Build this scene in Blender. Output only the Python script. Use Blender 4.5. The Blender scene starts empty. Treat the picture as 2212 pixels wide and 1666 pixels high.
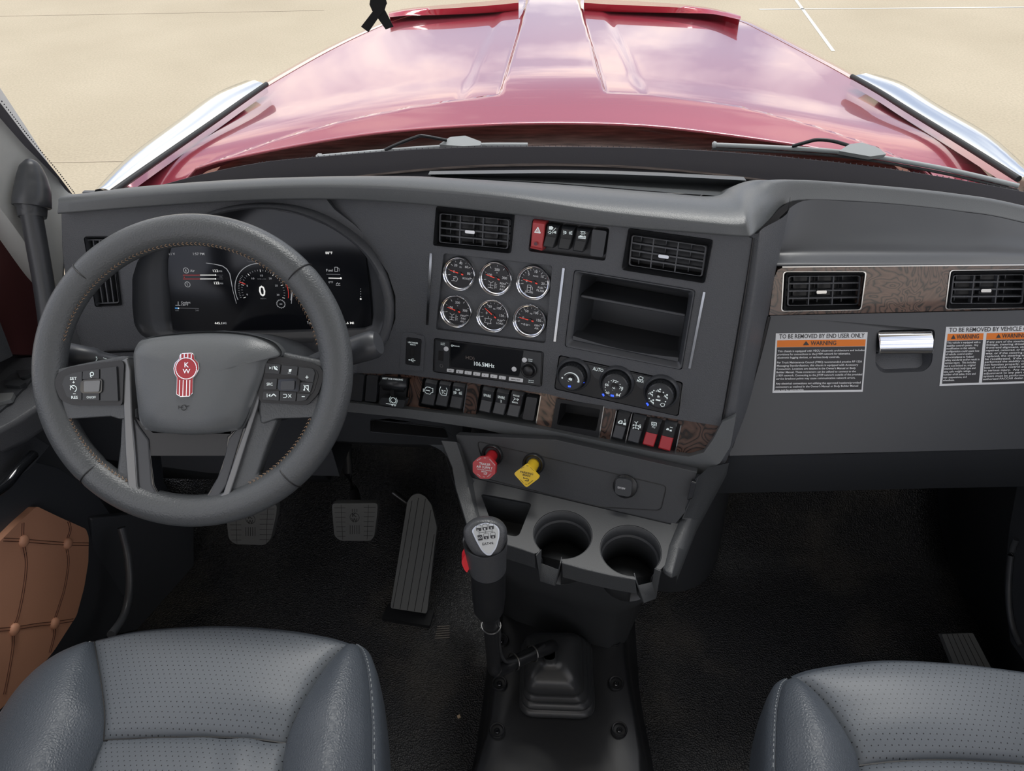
import bpy, bmesh, math, random
from mathutils import Vector, Matrix, geometry
R0 = random.Random(7)
sc = bpy.context.scene
COL = sc.collection
# ------------------------------------------------------------------ camera (frame 2212 x 1666, focal length 1550 px)
FPX = 1550.0
YC = Vector((89, -1300, 1550)).normalized()      # world axes seen from the camera (right, down, forward)
ZC = -Vector((42, 1851, 1550)).normalized()
XC = YC.cross(ZC).normalized()
ZC = XC.cross(YC)
CAM = Vector((0, 0, 1.45))
cd = bpy.data.cameras.new('camera'); cam = bpy.data.objects.new('camera', cd); COL.objects.link(cam)
cd.sensor_width = 36; cd.lens = FPX / 2212 * 36; cd.clip_start = .02; cd.clip_end = 500
m3 = Matrix(((XC[0], -XC[1], -XC[2]), (YC[0], -YC[1], -YC[2]), (ZC[0], -ZC[1], -ZC[2])))
cam.matrix_world = Matrix.Translation(CAM) @ m3.to_4x4()
sc.camera = cam
# ------------------------------------------------------------------ view, sky and sun
sc.view_settings.view_transform = 'Standard'; sc.view_settings.look = 'None'
sc.view_settings.exposure = 0.0; sc.view_settings.gamma = 1.0; sc.view_settings.use_curve_mapping = False
wd = bpy.data.worlds.new('sky'); sc.world = wd; wd.use_nodes = True
wt = wd.node_tree; wt.nodes.clear()
def wn(t, **k):
    n = wt.nodes.new(t)
    for a, b in k.items(): setattr(n, a, b)
    return n
_o = wn('ShaderNodeOutputWorld'); _b = wn('ShaderNodeBackground'); _b.inputs['Strength'].default_value = 1.4
_tc = wn('ShaderNodeTexCoord'); _mp = wn('ShaderNodeMapping'); _mp.inputs['Scale'].default_value = (1.0, 1.0, 2.6)
_nz = wn('ShaderNodeTexNoise'); _nz.inputs['Scale'].default_value = 2.9; _nz.inputs['Detail'].default_value = 7; _nz.inputs['Roughness'].default_value = .55
_cr = wn('ShaderNodeValToRGB')
_cr.color_ramp.elements[0].position = .42; _cr.color_ramp.elements[0].color = (.42, .47, .62, 1)
_cr.color_ramp.elements[1].position = .60; _cr.color_ramp.elements[1].color = (1.34, 1.24, 1.12, 1)
e = _cr.color_ramp.elements.new(.50); e.color = (.82, .83, .90, 1)
for a, b in ((_tc.outputs['Generated'], _mp.inputs['Vector']), (_mp.outputs['Vector'], _nz.inputs['Vector']), (_nz.outputs['Fac'], _cr.inputs['Fac']),
             (_cr.outputs['Color'], _b.inputs['Color']), (_b.outputs['Background'], _o.inputs['Surface'])): wt.links.new(a, b)
sd = bpy.data.lights.new('sun', 'SUN'); sd.energy = 2.0; sd.angle = math.radians(22); sd.color = (1, .97, .93)
so = bpy.data.objects.new('sun', sd); COL.objects.link(so); so.rotation_euler = (math.radians(-26), math.radians(8), 0)
# ------------------------------------------------------------------ placing: rays through the frame onto real planes
def ray(x, y):
    c = Vector((x - 1106, y - 833, FPX)) / FPX
    return Vector((c.dot(XC), c.dot(YC), c.dot(ZC)))
def dep(x, y, d): return CAM + ray(x, y) * d
def onY(x, y, Y): r = ray(x, y); return CAM + r * (Y / r.y)
def onZ(x, y, Z): r = ray(x, y); return CAM + r * ((Z - 1.45) / r.z)
def onX(x, y, X): r = ray(x, y); return CAM + r * (X / r.x)
class Pl:
    def __init__(s, p, u, v):
        s.p = Vector(p); s.u = Vector(u).normalized(); v = Vector(v); s.v = (v - s.u * v.dot(s.u)).normalized(); s.n = s.u.cross(s.v)
        if s.n.dot(CAM - s.p) < 0: s.n = -s.n
    def uv(s, x, y, h=0):
        r = ray(x, y); t = ((s.p + s.n * h - CAM).dot(s.n)) / r.dot(s.n)
        q = CAM + r * t - s.p
        return Vector((q.dot(s.u), q.dot(s.v)))
    def at(s, x, y, h=0):
        a = s.uv(x, y, h); return s.w(a.x, a.y, h)
    def w(s, a, b, h=0): return s.p + s.u * a + s.v * b + s.n * h
# ------------------------------------------------------------------ materials
MAT = {}
def mat(name, col, rough=.5, metal=0, spec=.5, coat=0, bump=None, emit=None, coatr=.05):
    m = bpy.data.materials.new(name); m.use_nodes = True; nt = m.node_tree; p = nt.nodes['Principled BSDF']
    p.inputs['Base Color'].default_value = (*col, 1); p.inputs['Roughness'].default_value = rough; p.inputs['Metallic'].default_value = metal
    p.inputs['Specular IOR Level'].default_value = spec; p.inputs['Coat Weight'].default_value = coat; p.inputs['Coat Roughness'].default_value = coatr
    if emit: p.inputs['Emission Color'].default_value = (*emit[:3], 1); p.inputs['Emission Strength'].default_value = emit[3]
    if bump:
        kind, scale, st, dist = bump
        tc = nt.nodes.new('ShaderNodeTexCoord')
        if kind == 'noise':
            t = nt.nodes.new('ShaderNodeTexNoise'); t.inputs['Detail'].default_value = 3; out = t.outputs['Fac']
        else:
            t = nt.nodes.new('ShaderNodeTexVoronoi'); t.feature = 'DISTANCE_TO_EDGE' if kind == 'leather' else 'F1'; out = t.outputs['Distance']
        t.inputs['Scale'].default_value = scale
        nt.links.new(tc.outputs['Object'], t.inputs['Vector'])
        b = nt.nodes.new('ShaderNodeBump'); b.inputs['Strength'].default_value = st; b.inputs['Distance'].default_value = dist
        nt.links.new(out, b.inputs['Height']); nt.links.new(b.outputs['Normal'], p.inputs['Normal'])
    MAT[name] = m
    return m
plastic = mat('dash_plastic', (.080, .085, .094), .42, bump=('noise', 650, .6, .0011))
plastic_s = mat('smooth_dark_plastic', (.052, .056, .063), .36)
grain = mat('grained_plastic', (.105, .113, .118), .38, bump=('leather', 420, .35, .0006))
black = mat('black_plastic', (.014, .015, .017), .35)
switchm = mat('switch_plastic', (.030, .033, .037), .34)
deep = mat('deep_black', (.006, .006, .007), .7)
gloss = mat('glossy_black', (.008, .009, .011), .08, coat=.5)
silver = mat('satin_silver', (.42, .44, .45), .35, metal=.8)
spoke_g = mat('spoke_grey_trim', (.16, .165, .17), .28, metal=.6)
chrome = mat('chrome', (.86, .87, .88), .07, metal=1)
chrome_r = mat('brushed_chrome', (.48, .49, .50), .16, metal=1)
console_m = mat('shaded_console_plastic', (.036, .039, .043), .48, bump=('noise', 900, .3, .0006))  # same plastic as the dash, darkened to put the lower cab's gloom into it
console_g = mat('shaded_console_grain', (.050, .054, .058), .45, bump=('leather', 420, .5, .0008))  # grained plastic, likewise darkened for the dim lower cab
leather_w = mat('wheel_leather', (.078, .084, .089), .33, bump=('noise', 420, .5, .0015))
leather_s = mat('seat_leather', (.062, .073, .088), .42, bump=('leather', 260, .6, .0012))
pillar_g = mat('pillar_grey_plastic', (.46, .47, .46), .6, bump=('noise', 700, .2, .0004))
rubber = mat('black_rubber', (.030, .032, .035), .30)
rubber_p = mat('pedal_rubber', (.115, .12, .12), .6, bump=('noise', 300, .2, .0006))
floor_m = mat('rubber_floor_mat', (.018, .019, .020), .42, bump=('voro', 300, .9, .0024))
white = mat('white_print', (.80, .82, .84), .5)
lit = mat('lit_white_legend', (.75, .8, .8), .5, emit=(.8, .95, .95, .25))
red_p = mat('red_plastic', (.42, .018, .025), .3)
red_h = mat('hazard_red_plastic', (.50, .060, .065), .3)
red_b = mat('bright_red_button', (.75, .025, .04), .35)
yellow_p = mat('yellow_plastic', (.78, .52, .03), .35)
orange = mat('warning_orange', (.80, .20, .01), .5)
label_w = mat('label_white', (.72, .74, .76), .45)
label_b = mat('label_black', (.022, .022, .026), .45)
needle = mat('needle_red', (.80, .05, .03), .4, emit=(.9, .08, .05, .3))
stitch = mat('tan_thread', (.32, .21, .13), .7)
stitch_g = mat('grey_thread', (.25, .27, .28), .7)
tan = mat('cognac_leather', (.58, .29, .18), .5, bump=('leather', 300, .2, .0006))
tan_seam = mat('brown_thread', (.10, .035, .02), .7)
seal = mat('rubber_seal', (.010, .010, .011), .5)
ribbon_m = mat('black_ribbon_cloth', (.010, .010, .012), .8)
redpaint = mat('hazed_door_red', (.11, .035, .036), .45, coat=.1)  # jamb red, greyed so the haze is in the colour
wiper_m = mat('wiper_grey', (.36, .38, .385), .5)
blue_lit = mat('blue_indicator', (.02, .05, .9), .4, emit=(.03, .10, 1.0, 1.6))
metal_d = mat('dull_steel', (.18, .18, .18), .35, metal=.9)

def nodes(m): return m.node_tree, m.node_tree.nodes['Principled BSDF']
def ramp(nt, els):
    r = nt.nodes.new('ShaderNodeValToRGB'); cr = r.color_ramp
    cr.elements[0].position = els[0][0]; cr.elements[0].color = (*els[0][1], 1)
    cr.elements[1].position = els[-1][0]; cr.elements[1].color = (*els[-1][1], 1)
    for p, c in els[1:-1]:
        e = cr.elements.new(p); e.color = (*c, 1)
    return r
# burl wood
wood = mat('burl_wood', (.1, .05, .03), .25, coat=.6)
nt, p = nodes(wood)
tc = nt.nodes.new('ShaderNodeTexCoord'); mp = nt.nodes.new('ShaderNodeMapping'); mp.inputs['Rotation'].default_value = (0, .5, 0)
n1 = nt.nodes.new('ShaderNodeTexNoise'); n1.inputs['Scale'].default_value = 10; n1.inputs['Detail'].default_value = 2.2; n1.inputs['Distortion'].default_value = 1.7
mul = nt.nodes.new('ShaderNodeMath'); mul.operation = 'MULTIPLY'; mul.inputs[1].default_value = 16
fr = nt.nodes.new('ShaderNodeMath'); fr.operation = 'FRACT'
rr_ = ramp(nt, [(0, (.012, .008, .007)), (.10, (.018, .011, .009)), (.22, (.10, .058, .043)), (.6, (.15, .088, .066)), (.9, (.09, .052, .038)), (1, (.015, .009, .008))])
n2 = nt.nodes.new('ShaderNodeTexNoise'); n2.inputs['Scale'].default_value = 4
mx = nt.nodes.new('ShaderNodeMix'); mx.data_type = 'RGBA'; mx.blend_type = 'MULTIPLY'; mx.inputs[0].default_value = .7
r2 = ramp(nt, [(.35, (.35, .3, .3)), (.65, (1, .95, .9))])
nt.links.new(tc.outputs['Object'], mp.inputs['Vector']); nt.links.new(mp.outputs['Vector'], n1.inputs['Vector']); nt.links.new(mp.outputs['Vector'], n2.inputs['Vector'])
nt.links.new(n1.outputs['Fac'], mul.inputs[0]); nt.links.new(mul.outputs[0], fr.inputs[0]); nt.links.new(fr.outputs[0], rr_.inputs['Fac'])
nt.links.new(n2.outputs['Fac'], r2.inputs['Fac']); nt.links.new(rr_.outputs['Color'], mx.inputs[6]); nt.links.new(r2.outputs['Color'], mx.inputs[7])
nt.links.new(mx.outputs[2], p.inputs['Base Color'])
# perforated seat leather: rows of small dark holes in the UV map
perf = mat('perforated_leather', (.115, .128, .140), .46)
nt, p = nodes(perf)
uvn = nt.nodes.new('ShaderNodeUVMap'); sx = nt.nodes.new('ShaderNodeSeparateXYZ'); nt.links.new(uvn.outputs['UV'], sx.inputs[0])
def mth(op, a, b=None, c=None):
    n = nt.nodes.new('ShaderNodeMath'); n.operation = op
    for i, v in enumerate((a, b, c)):
        if v is None: continue
        if isinstance(v, (int, float)): n.inputs[i].default_value = v
        else: nt.links.new(v, n.inputs[i])
    return n.outputs[0]
SP_ = .0082
def lattice(off):
    a = mth('ABSOLUTE', mth('SUBTRACT', mth('FRACT', mth('ADD', mth('DIVIDE', sx.outputs[0], SP_), off)), .5))
    b = mth('ABSOLUTE', mth('SUBTRACT', mth('FRACT', mth('ADD', mth('DIVIDE', sx.outputs[1], SP_ * 1.5), off)), .5))
    return mth('SQRT', mth('ADD', mth('POWER', a, 2), mth('POWER', mth('MULTIPLY', b, 1.5), 2)))
dmin = mth('MINIMUM', lattice(0), lattice(.5))
hole = mth('LESS_THAN', dmin, .095)
mx = nt.nodes.new('ShaderNodeMix'); mx.data_type = 'RGBA'; nt.links.new(hole, mx.inputs[0])
mx.inputs[6].default_value = (.105, .118, .134, 1); mx.inputs[7].default_value = (.006, .007, .009, 1); nt.links.new(mx.outputs[2], p.inputs['Base Color'])
tcn = nt.nodes.new('ShaderNodeTexCoord'); vo = nt.nodes.new('ShaderNodeTexNoise'); vo.inputs['Scale'].default_value = 500; nt.links.new(tcn.outputs['Object'], vo.inputs['Vector'])
bp = nt.nodes.new('ShaderNodeBump'); bp.inputs['Strength'].default_value = .25; bp.inputs['Distance'].default_value = .0005
nt.links.new(vo.outputs['Fac'], bp.inputs['Height']); nt.links.new(bp.outputs['Normal'], p.inputs['Normal'])
# hood paint
paint = mat('red_hood_paint', (.40, .050, .080), .25, metal=.30, coat=1.0, spec=.8, coatr=.02); paint.node_tree.nodes['Principled BSDF'].inputs['Coat IOR'].default_value = 1.7
# pavement with joints
pav = mat('pale_concrete', (.60, .50, .35), .85)
nt, p = nodes(pav)
tc = nt.nodes.new('ShaderNodeTexCoord'); n1 = nt.nodes.new('ShaderNodeTexNoise'); n1.inputs['Scale'].default_value = .5; n1.inputs['Detail'].default_value = 6
n2 = nt.nodes.new('ShaderNodeTexNoise'); n2.inputs['Scale'].default_value = 40; n2.inputs['Detail'].default_value = 4
nt.links.new(tc.outputs['Object'], n1.inputs['Vector']); nt.links.new(tc.outputs['Object'], n2.inputs['Vector'])
r1 = ramp(nt, [(.3, (.44, .375, .27)), (.7, (.51, .44, .325))]); nt.links.new(n1.outputs['Fac'], r1.inputs['Fac'])
r2 = ramp(nt, [(.3, (.86, .86, .86)), (.7, (1.06, 1.06, 1.06))]); nt.links.new(n2.outputs['Fac'], r2.inputs['Fac'])
mx = nt.nodes.new('ShaderNodeMix'); mx.data_type = 'RGBA'; mx.blend_type = 'MULTIPLY'; mx.inputs[0].default_value = 1
nt.links.new(r1.outputs['Color'], mx.inputs[6]); nt.links.new(r2.outputs['Color'], mx.inputs[7]); nt.links.new(mx.outputs[2], p.inputs['Base Color'])
# floor mat dirt
nt, p = nodes(floor_m)
tc = nt.nodes.new('ShaderNodeTexCoord'); n1 = nt.nodes.new('ShaderNodeTexNoise'); n1.inputs['Scale'].default_value = 5; n1.inputs['Detail'].default_value = 6
nt.links.new(tc.outputs['Object'], n1.inputs['Vector'])
r1 = ramp(nt, [(.52, (.017, .018, .020)), (.72, (.052, .048, .042))]); nt.links.new(n1.outputs['Fac'], r1.inputs['Fac']); nt.links.new(r1.outputs['Color'], p.inputs['Base Color'])
# cowl (dusty brown grey)
cowl_m = mat('dusty_cowl_plastic', (.10, .085, .080), .7)
nt, p = nodes(cowl_m)
tc = nt.nodes.new('ShaderNodeTexCoord'); n1 = nt.nodes.new('ShaderNodeTexNoise'); n1.inputs['Scale'].default_value = 14; n1.inputs['Detail'].default_value = 6
mp = nt.nodes.new('ShaderNodeMapping'); mp.inputs['Scale'].default_value = (1, 6, 6); nt.links.new(tc.outputs['Object'], mp.inputs['Vector']); nt.links.new(mp.outputs['Vector'], n1.inputs['Vector'])
r1 = ramp(nt, [(.35, (.16, .135, .125)), (.68, (.42, .35, .31))]); nt.links.new(n1.outputs['Fac'], r1.inputs['Fac']); nt.links.new(r1.outputs['Color'], p.inputs['Base Color'])
# windshield glass: thin pane, clear with a weak mirror
glass = bpy.data.materials.new('windshield_glass'); glass.use_nodes = True; nt = glass.node_tree; nt.nodes.clear()
o = nt.nodes.new('ShaderNodeOutputMaterial'); tr = nt.nodes.new('ShaderNodeBsdfTransparent'); gl = nt.nodes.new('ShaderNodeBsdfGlossy'); gl.inputs['Roughness'].default_value = .0
tr.inputs['Color'].default_value = (.97, .985, .975, 1); ms = nt.nodes.new('ShaderNodeMixShader'); fz = nt.nodes.new('ShaderNodeFresnel'); fz.inputs['IOR'].default_value = 1.25
nt.links.new(fz.outputs[0], ms.inputs[0]); nt.links.new(tr.outputs[0], ms.inputs[1]); nt.links.new(gl.outputs[0], ms.inputs[2]); nt.links.new(ms.outputs[0], o.inputs['Surface'])

# ------------------------------------------------------------------ objects
ORG = {}
def link(name, me, parent=None, loc=None):
    o = bpy.data.objects.new(name, me); COL.objects.link(o)
    if parent is not None:
        o.parent = parent; L = ORG[parent]; o.location = (0, 0, 0)
    else:
        if loc is None:
            vs = [v.co for v in me.vertices]
            loc = Vector(((min(v.x for v in vs) + max(v.x for v in vs)) / 2, (min(v.y for v in vs) + max(v.y for v in vs)) / 2, min(v.z for v in vs))) if vs else Vector()
        L = Vector(loc); o.location = L
    ORG[o] = L
    if me is not None: me.transform(Matrix.Translation(-L))
    return o
def tag(o, label, cat, group=None, kind=None):
    o['label'] = label; o['category'] = cat
    if group: o['group'] = group
    if kind: o['kind'] = kind
    return o
def thing(name, loc, label, cat, group=None):
    o = bpy.data.objects.new(name, None); COL.objects.link(o); o.location = loc; o.empty_display_size = .05; ORG[o] = Vector(loc)
    return tag(o, label, cat, group)
def struct(o): o['kind'] = 'structure'; return o
def finish(bm, name, m, parent=None, bev=0, seg=2, smooth=35, bang=50, recalc=True, loc=None):
    if recalc: bmesh.ops.recalc_face_normals(bm, faces=bm.faces)
    me = bpy.data.meshes.new(name); bm.to_mesh(me); bm.free()
    for mm in (m if isinstance(m, (list, tuple)) else [m]): me.materials.append(mm)
    me.shade_smooth()
    if smooth: me.set_sharp_from_angle(angle=math.radians(smooth))
    o = link(name, me, parent, loc)
    if bev:
        b = o.modifiers.new('edge', 'BEVEL'); b.width = bev; b.segments = seg; b.limit_method = 'ANGLE'; b.angle_limit = math.radians(bang); b.harden_normals = True
    return o
# rounding of a closed 2D outline; r is one radius or a list
def rnd(pts, r, n=5):
    out = []; N = len(pts)
    for i in range(N):
        a, b, c = pts[i - 1], pts[i], pts[(i + 1) % N]
        ri = r[i] if isinstance(r, (list, tuple)) else r
        u = (a - b); v = (c - b)
        if ri <= 0 or u.length < 1e-7 or v.length < 1e-7: out.append(b); continue
        d = min(ri, u.length * .48, v.length * .48)
        p, q = b + u.normalized() * d, b + v.normalized() * d
        for k in range(n + 1):
            t = k / n; out.append(p * (1 - t) ** 2 + b * 2 * t * (1 - t) + q * t * t)
    return out
def catmull(pts, n=6, closed=False):
    out = []; N = len(pts)
    for i in range(N if closed else N - 1):
        g = lambda k: pts[k % N] if closed else pts[max(0, min(N - 1, k))]
        a, b, c, d = g(i - 1), g(i), g(i + 1), g(i + 2)
        for k in range(n):
            t = k / n
            out.append(.5 * ((2 * b) + (c - a) * t + (2 * a - 5 * b + 4 * c - d) * t * t + (3 * b - a - 3 * c + d) * t ** 3))
    if not closed: out.append(pts[-1])
    return out
def V2(l): return [Vector(p) for p in l]
def area2(p): return sum(p[i - 1].x * p[i].y - p[i].x * p[i - 1].y for i in range(len(p)))
def add_slab(bm, pl, P, h0, h1, holes=(), grow=0, mi=0, back=True):
    """prism on a plane from outline P (plane coordinates), between heights h0 and h1; grow widens the foot"""
    P = list(P)
    if area2(P) < 0: P.reverse()
    H = [list(h) for h in holes]
    for h in H:
        if area2(h) > 0: h.reverse()
    loops = [P] + H
    tris = geometry.tessellate_polygon([[Vector((q.x, q.y, 0)) for q in l] for l in loops])
    c = sum(P, Vector((0, 0))) / len(P)
    flat = [q for l in loops for q in l]
    def foot(q, li):
        if not grow or li: return q
        d = (q - c); return q + d.normalized() * grow
    top = [bm.verts.new(pl.w(q.x, q.y, h1)) for q in flat]
    lidx = [li for li, l in enumerate(loops) for _ in l]
    bot = [bm.verts.new(pl.w(*foot(q, li), h0)) for q, li in zip(flat, lidx)]
    fs = []
    for t in tris:
        try:
            fs.append(bm.faces.new([top[i] for i in t]))
            if back: fs.append(bm.faces.new([bot[i] for i in reversed(t)]))
        except ValueError: pass
    k = 0
    for l in loops:
        n = len(l)
        for i in range(n):
            a, b = k + i, k + (i + 1) % n
            try: fs.append(bm.faces.new((top[a], top[b], bot[b], bot[a])))
            except ValueError: pass
        k += n
    for f in fs: f.material_index = mi
    return fs
def px2(pl, pts, h=0): return [pl.uv(x, y, h) for x, y in pts]
def slab(name, m, parent, pl, pts, h0, h1, holes=(), r=0, hr=.004, bev=.0012, seg=2, grow=0, uv=False, smooth_curve=False):
    bm = bmesh.new()
    P = pts if uv else px2(pl, pts, h1)
    if smooth_curve: P = catmull(P, 5, True)
    if r: P = rnd(P, r)
    H = [rnd(px2(pl, h, h1), hr) for h in holes]
    add_slab(bm, pl, P, h0, h1, H, grow)
    return finish(bm, name, m, parent, bev, seg)
def loft(name, m, parent, rows, closed=False, thick=0, smooth=60, sub=0, bev=0, caps=False):
    bm = bmesh.new(); G = [[bm.verts.new(p) for p in r] for r in rows]
    for i in range(len(G) - 1):
        n = len(G[i])
        for j in range(n if closed else n - 1):
            bm.faces.new((G[i][j], G[i][(j + 1) % n], G[i + 1][(j + 1) % n], G[i + 1][j]))
    if caps:
        bm.faces.new(G[0][::-1]); bm.faces.new(G[-1])
    o = finish(bm, name, m, parent, bev, smooth=smooth)
    if thick:
        s = o.modifiers.new('thickness', 'SOLIDIFY'); s.thickness = thick; s.offset = 0
    if sub:
        s = o.modifiers.new('sub', 'SUBSURF'); s.levels = s.render_levels = sub
    return o
def add_tube(bm, path, rad, n=14, caps=True, mi=0, up=None, flat=1.0):
    path = [Vector(p) for p in path]; rings = []
    for i, p in enumerate(path):
        t = (path[min(i + 1, len(path) - 1)] - path[max(i - 1, 0)]).normalized()
        a = up.copy() if up is not None else (Vector((0, 0, 1)) if abs(t.z) < .9 else Vector((0, 1, 0)))
        x = t.cross(a).normalized(); y = x.cross(t).normalized()
        r = rad[i] if isinstance(rad, (list, tuple)) else rad
        rings.append([bm.verts.new(p + x * math.cos(k * 2 * math.pi / n) * r + y * math.sin(k * 2 * math.pi / n) * r * flat) for k in range(n)])
    fs = []
    for A, B in zip(rings, rings[1:]):
        for k in range(n): fs.append(bm.faces.new((A[k], A[(k + 1) % n], B[(k + 1) % n], B[k])))
    if caps: fs += [bm.faces.new(rings[0][::-1]), bm.faces.new(rings[-1])]
    for f in fs: f.material_index = mi
def tube(name, m, parent, path, rad, n=14, **k):
    bm = bmesh.new(); add_tube(bm, path, rad, n, **k); return finish(bm, name, m, parent, smooth=50)
def add_lathe(bm, p, axis, prof, n=32, mi=0, u=None, sx=1, sy=1, caps=True):
    """prof: (radius, height along axis)"""
    axis = Vector(axis).normalized(); u = Vector(u) if u else (Vector((1, 0, 0)) if abs(axis.x) < .8 else Vector((0, 0, 1)))
    u = (u - axis * u.dot(axis)).normalized(); v = axis.cross(u)
    rings = [[bm.verts.new(Vector(p) + axis * h + (u * math.cos(k * 2 * math.pi / n) * sx + v * math.sin(k * 2 * math.pi / n) * sy) * r) for k in range(n)] for r, h in prof]
    fs = []
    for A, B in zip(rings, rings[1:]):
        for k in range(n): fs.append(bm.faces.new((A[k], A[(k + 1) % n], B[(k + 1) % n], B[k])))
    if caps:
        if prof[0][0] > 1e-5: fs.append(bm.faces.new(rings[0][::-1]))
        if prof[-1][0] > 1e-5: fs.append(bm.faces.new(rings[-1]))
    for f in fs: f.material_index = mi
def lathe(name, m, parent, p, axis, prof, n=32, smooth=40, bev=0, **k):
    bm = bmesh.new(); add_lathe(bm, p, axis, prof, n, **k); return finish(bm, name, m, parent, bev, smooth=smooth)
# printed or raised marks on a plane, gathered into one mesh
FONT = {}
def glyphs(s, spacing=1.0):
    if (s, spacing) in FONT: return FONT[(s, spacing)]
    c = bpy.data.curves.new('t', 'FONT'); c.body = s; c.size = 1; c.align_x = 'LEFT'; c.space_character = spacing; c.resolution_u = 2; c.fill_mode = 'FRONT'; c.offset = .012
    o = bpy.data.objects.new('t', c); COL.objects.link(o)
    dg = bpy.context.evaluated_depsgraph_get(); me = bpy.data.meshes.new_from_object(o.evaluated_get(dg))
    vs = [v.co.copy() for v in me.vertices]; fs = [tuple(p.vertices) for p in me.polygons]
    bpy.data.objects.remove(o); bpy.data.curves.remove(c); bpy.data.meshes.remove(me)
    FONT[(s, spacing)] = (vs, fs); return vs, fs
class Marks:
    def __init__(s, pl, h=.0006): s.pl = pl; s.h = h; s.bm = bmesh.new(); s.n = 0
    def q(s, x, y): return s.pl.uv(x, y, s.h)
    def face(s, P, dh=0, mi=0):
        try:
            f = s.bm.faces.new([s.bm.verts.new(s.pl.w(p.x, p.y, s.h + dh)) for p in P]); f.material_index = mi
        except ValueError: pass
    def poly(s, pts, mi=0, dh=0, r=0):
        P = [s.q(*p) for p in pts]
        if r: P = rnd(P, r)
        s.face(P, dh, mi); return s
    def line(s, pts, w, mi=0, closed=False, uv=False):
        P = pts if uv else [s.q(*p) for p in pts]
        if closed: P = P + [P[0]]
        for a, b in zip(P, P[1:]):
            d = b - a
            if d.length < 1e-7: continue
            d.normalize(); e = Vector((-d.y, d.x)) * w / 2; d = d * w * .25
            s.face([a - d + e, a - d - e, b + d - e, b + d + e], 0, mi)
        return s
    def arc(s, x, y, r, w, a0=0, a1=360, n=20, mi=0):
        c = s.q(x, y)
        P = [c + Vector((math.cos(math.radians(a0 + (a1 - a0) * k / n)), math.sin(math.radians(a0 + (a1 - a0) * k / n)))) * r for k in range(n + 1)]
        return s.line(P, w, mi, uv=True)
    def disc(s, x, y, r, mi=0, n=18, dh=0):
        c = s.q(x, y); s.face([c + Vector((math.cos(k * 2 * math.pi / n), math.sin(k * 2 * math.pi / n))) * r for k in range(n)], dh, mi); return s
    def text(s, t, a, b, hpx, mi=0, spacing=1.0):
        """baseline runs from pixel a to pixel b; capitals are hpx pixels high"""
        A, B = s.q(*a), s.q(*b); U = s.q(a[0], a[1] - hpx)
        d = B - A; L = d.length; d.normalize(); e = Vector((-d.y, d.x)); H = abs((U - A).dot(e))
        vs, fs = glyphs(t, spacing)
        if not vs: return s
        x0 = min(v.x for v in vs); x1 = max(v.x for v in vs); sx, sy = L / (x1 - x0), H / .70
        nv = [s.bm.verts.new(s.pl.w(*(A + d * (v.x - x0) * sx + e * v.y * sy), s.h)) for v in vs]
        for f in fs:
            try: q = s.bm.faces.new([nv[i] for i in f]); q.material_index = mi
            except ValueError: pass
        return s
    def done(s, name, m, parent):
        for v in [v for v in s.bm.verts if not v.link_faces]: s.bm.verts.remove(v)
        n = s.pl.n
        for f in s.bm.faces:
            f.normal_update()
            if f.normal.dot(n) < 0: f.normal_flip()
        return finish(s.bm, name, m, parent, smooth=0, recalc=False)
def mesh_px(rows): return [[p for p in r] for r in rows]
# ================================================================== planes of the cab
CP = Pl(dep(1055, 790, 1.2), -ray(-5000, -400), -ray(670, 4576))          # centre stack, turned to the driver
DP = Pl(CP.at(800, 600), (1, 0, 0), (0, .30, .954))                          # driver's instrument face
PW = Pl((.422, .96, .851), (1, 0, 0), (0, .30, .954))                       # passenger wood strip
_g = PW.at(1780, 680)
GP = Pl(_g, (1, 0, 0), (0, .47, .88))                                        # glove compartment face
FLOOR = 0.0
# ================================================================== ground and cab shell
bm = bmesh.new()
bmesh.ops.create_grid(bm, x_segments=1, y_segments=1, size=60, matrix=Matrix.Translation((0, 30, -1.30)))
g = finish(bm, 'ground', pav, None, smooth=0); struct(g)
jm = mat('joint_filler', (.46, .39, .29), .9); jl = mat('painted_faded_line', (.66, .66, .62), .8)  # darker tan for the joints, pale grey for the lines
def strip(name, a, b, w, m, z=-1.297):
    a, b = onZ(*a, z), onZ(*b, z); d = (b - a).normalized(); e = Vector((-d.y, d.x, 0)) * w / 2
    bm = bmesh.new(); bm.faces.new([bm.verts.new(q) for q in (a - e, a + e, b + e, b - e)])
    o = finish(bm, name, m, None, smooth=0); struct(o); return o
strip('trim_3', (-300, 356), (330, 347), .022, jm)
strip('trim_4', (1705, -20), (1800, 110), .05, jl)
strip('trim_5', (1640, 20), (2600, 12), .05, jl)
strip('trim_6', (-300, 40), (700, 22), .03, jm)
# floor, firewall, side walls of the cab
def box(name, lo, hi, m, parent=None, bev=.003):
    bm = bmesh.new(); bmesh.ops.create_cube(bm, size=1)
    for v in bm.verts: v.co = Vector([(lo[i] + hi[i]) / 2 + v.co[i] * (hi[i] - lo[i]) for i in range(3)])
    return finish(bm, name, m, parent, bev)
def rowx(xs, y, z, jit=0): return [Vector((x, y, z)) for x in xs]
xs = [-.99 + 1.98 * i / 24 for i in range(25)]
struct(loft('floor', floor_m, None, [rowx(xs, y, z) for y, z in ((-.9, 0), (0, 0), (.6, 0), (1.02, 0), (1.10, .012), (1.18, .05), (1.34, .21), (1.38, .30))], thick=.01))
struct(loft('wall_front', plastic_s, None, [rowx(xs, y, z) for y, z in ((1.375, .28), (1.39, .45), (1.40, .80))], thick=.01))
struct(loft('wall_right', plastic_s, None, [[Vector((.975, y, z)) for y in (-.9, 0, .7, 1.40)] for z in (0, .3, .6, .86)], thick=.012))
struct(loft('wall_left', plastic_s, None, [[Vector((-.965 - (.02 if y > 1 else 0), y, z)) for y in (-.9, 0, .7, 1.22)] for z in (0, .2, .45, .80)], thick=.012))
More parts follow.
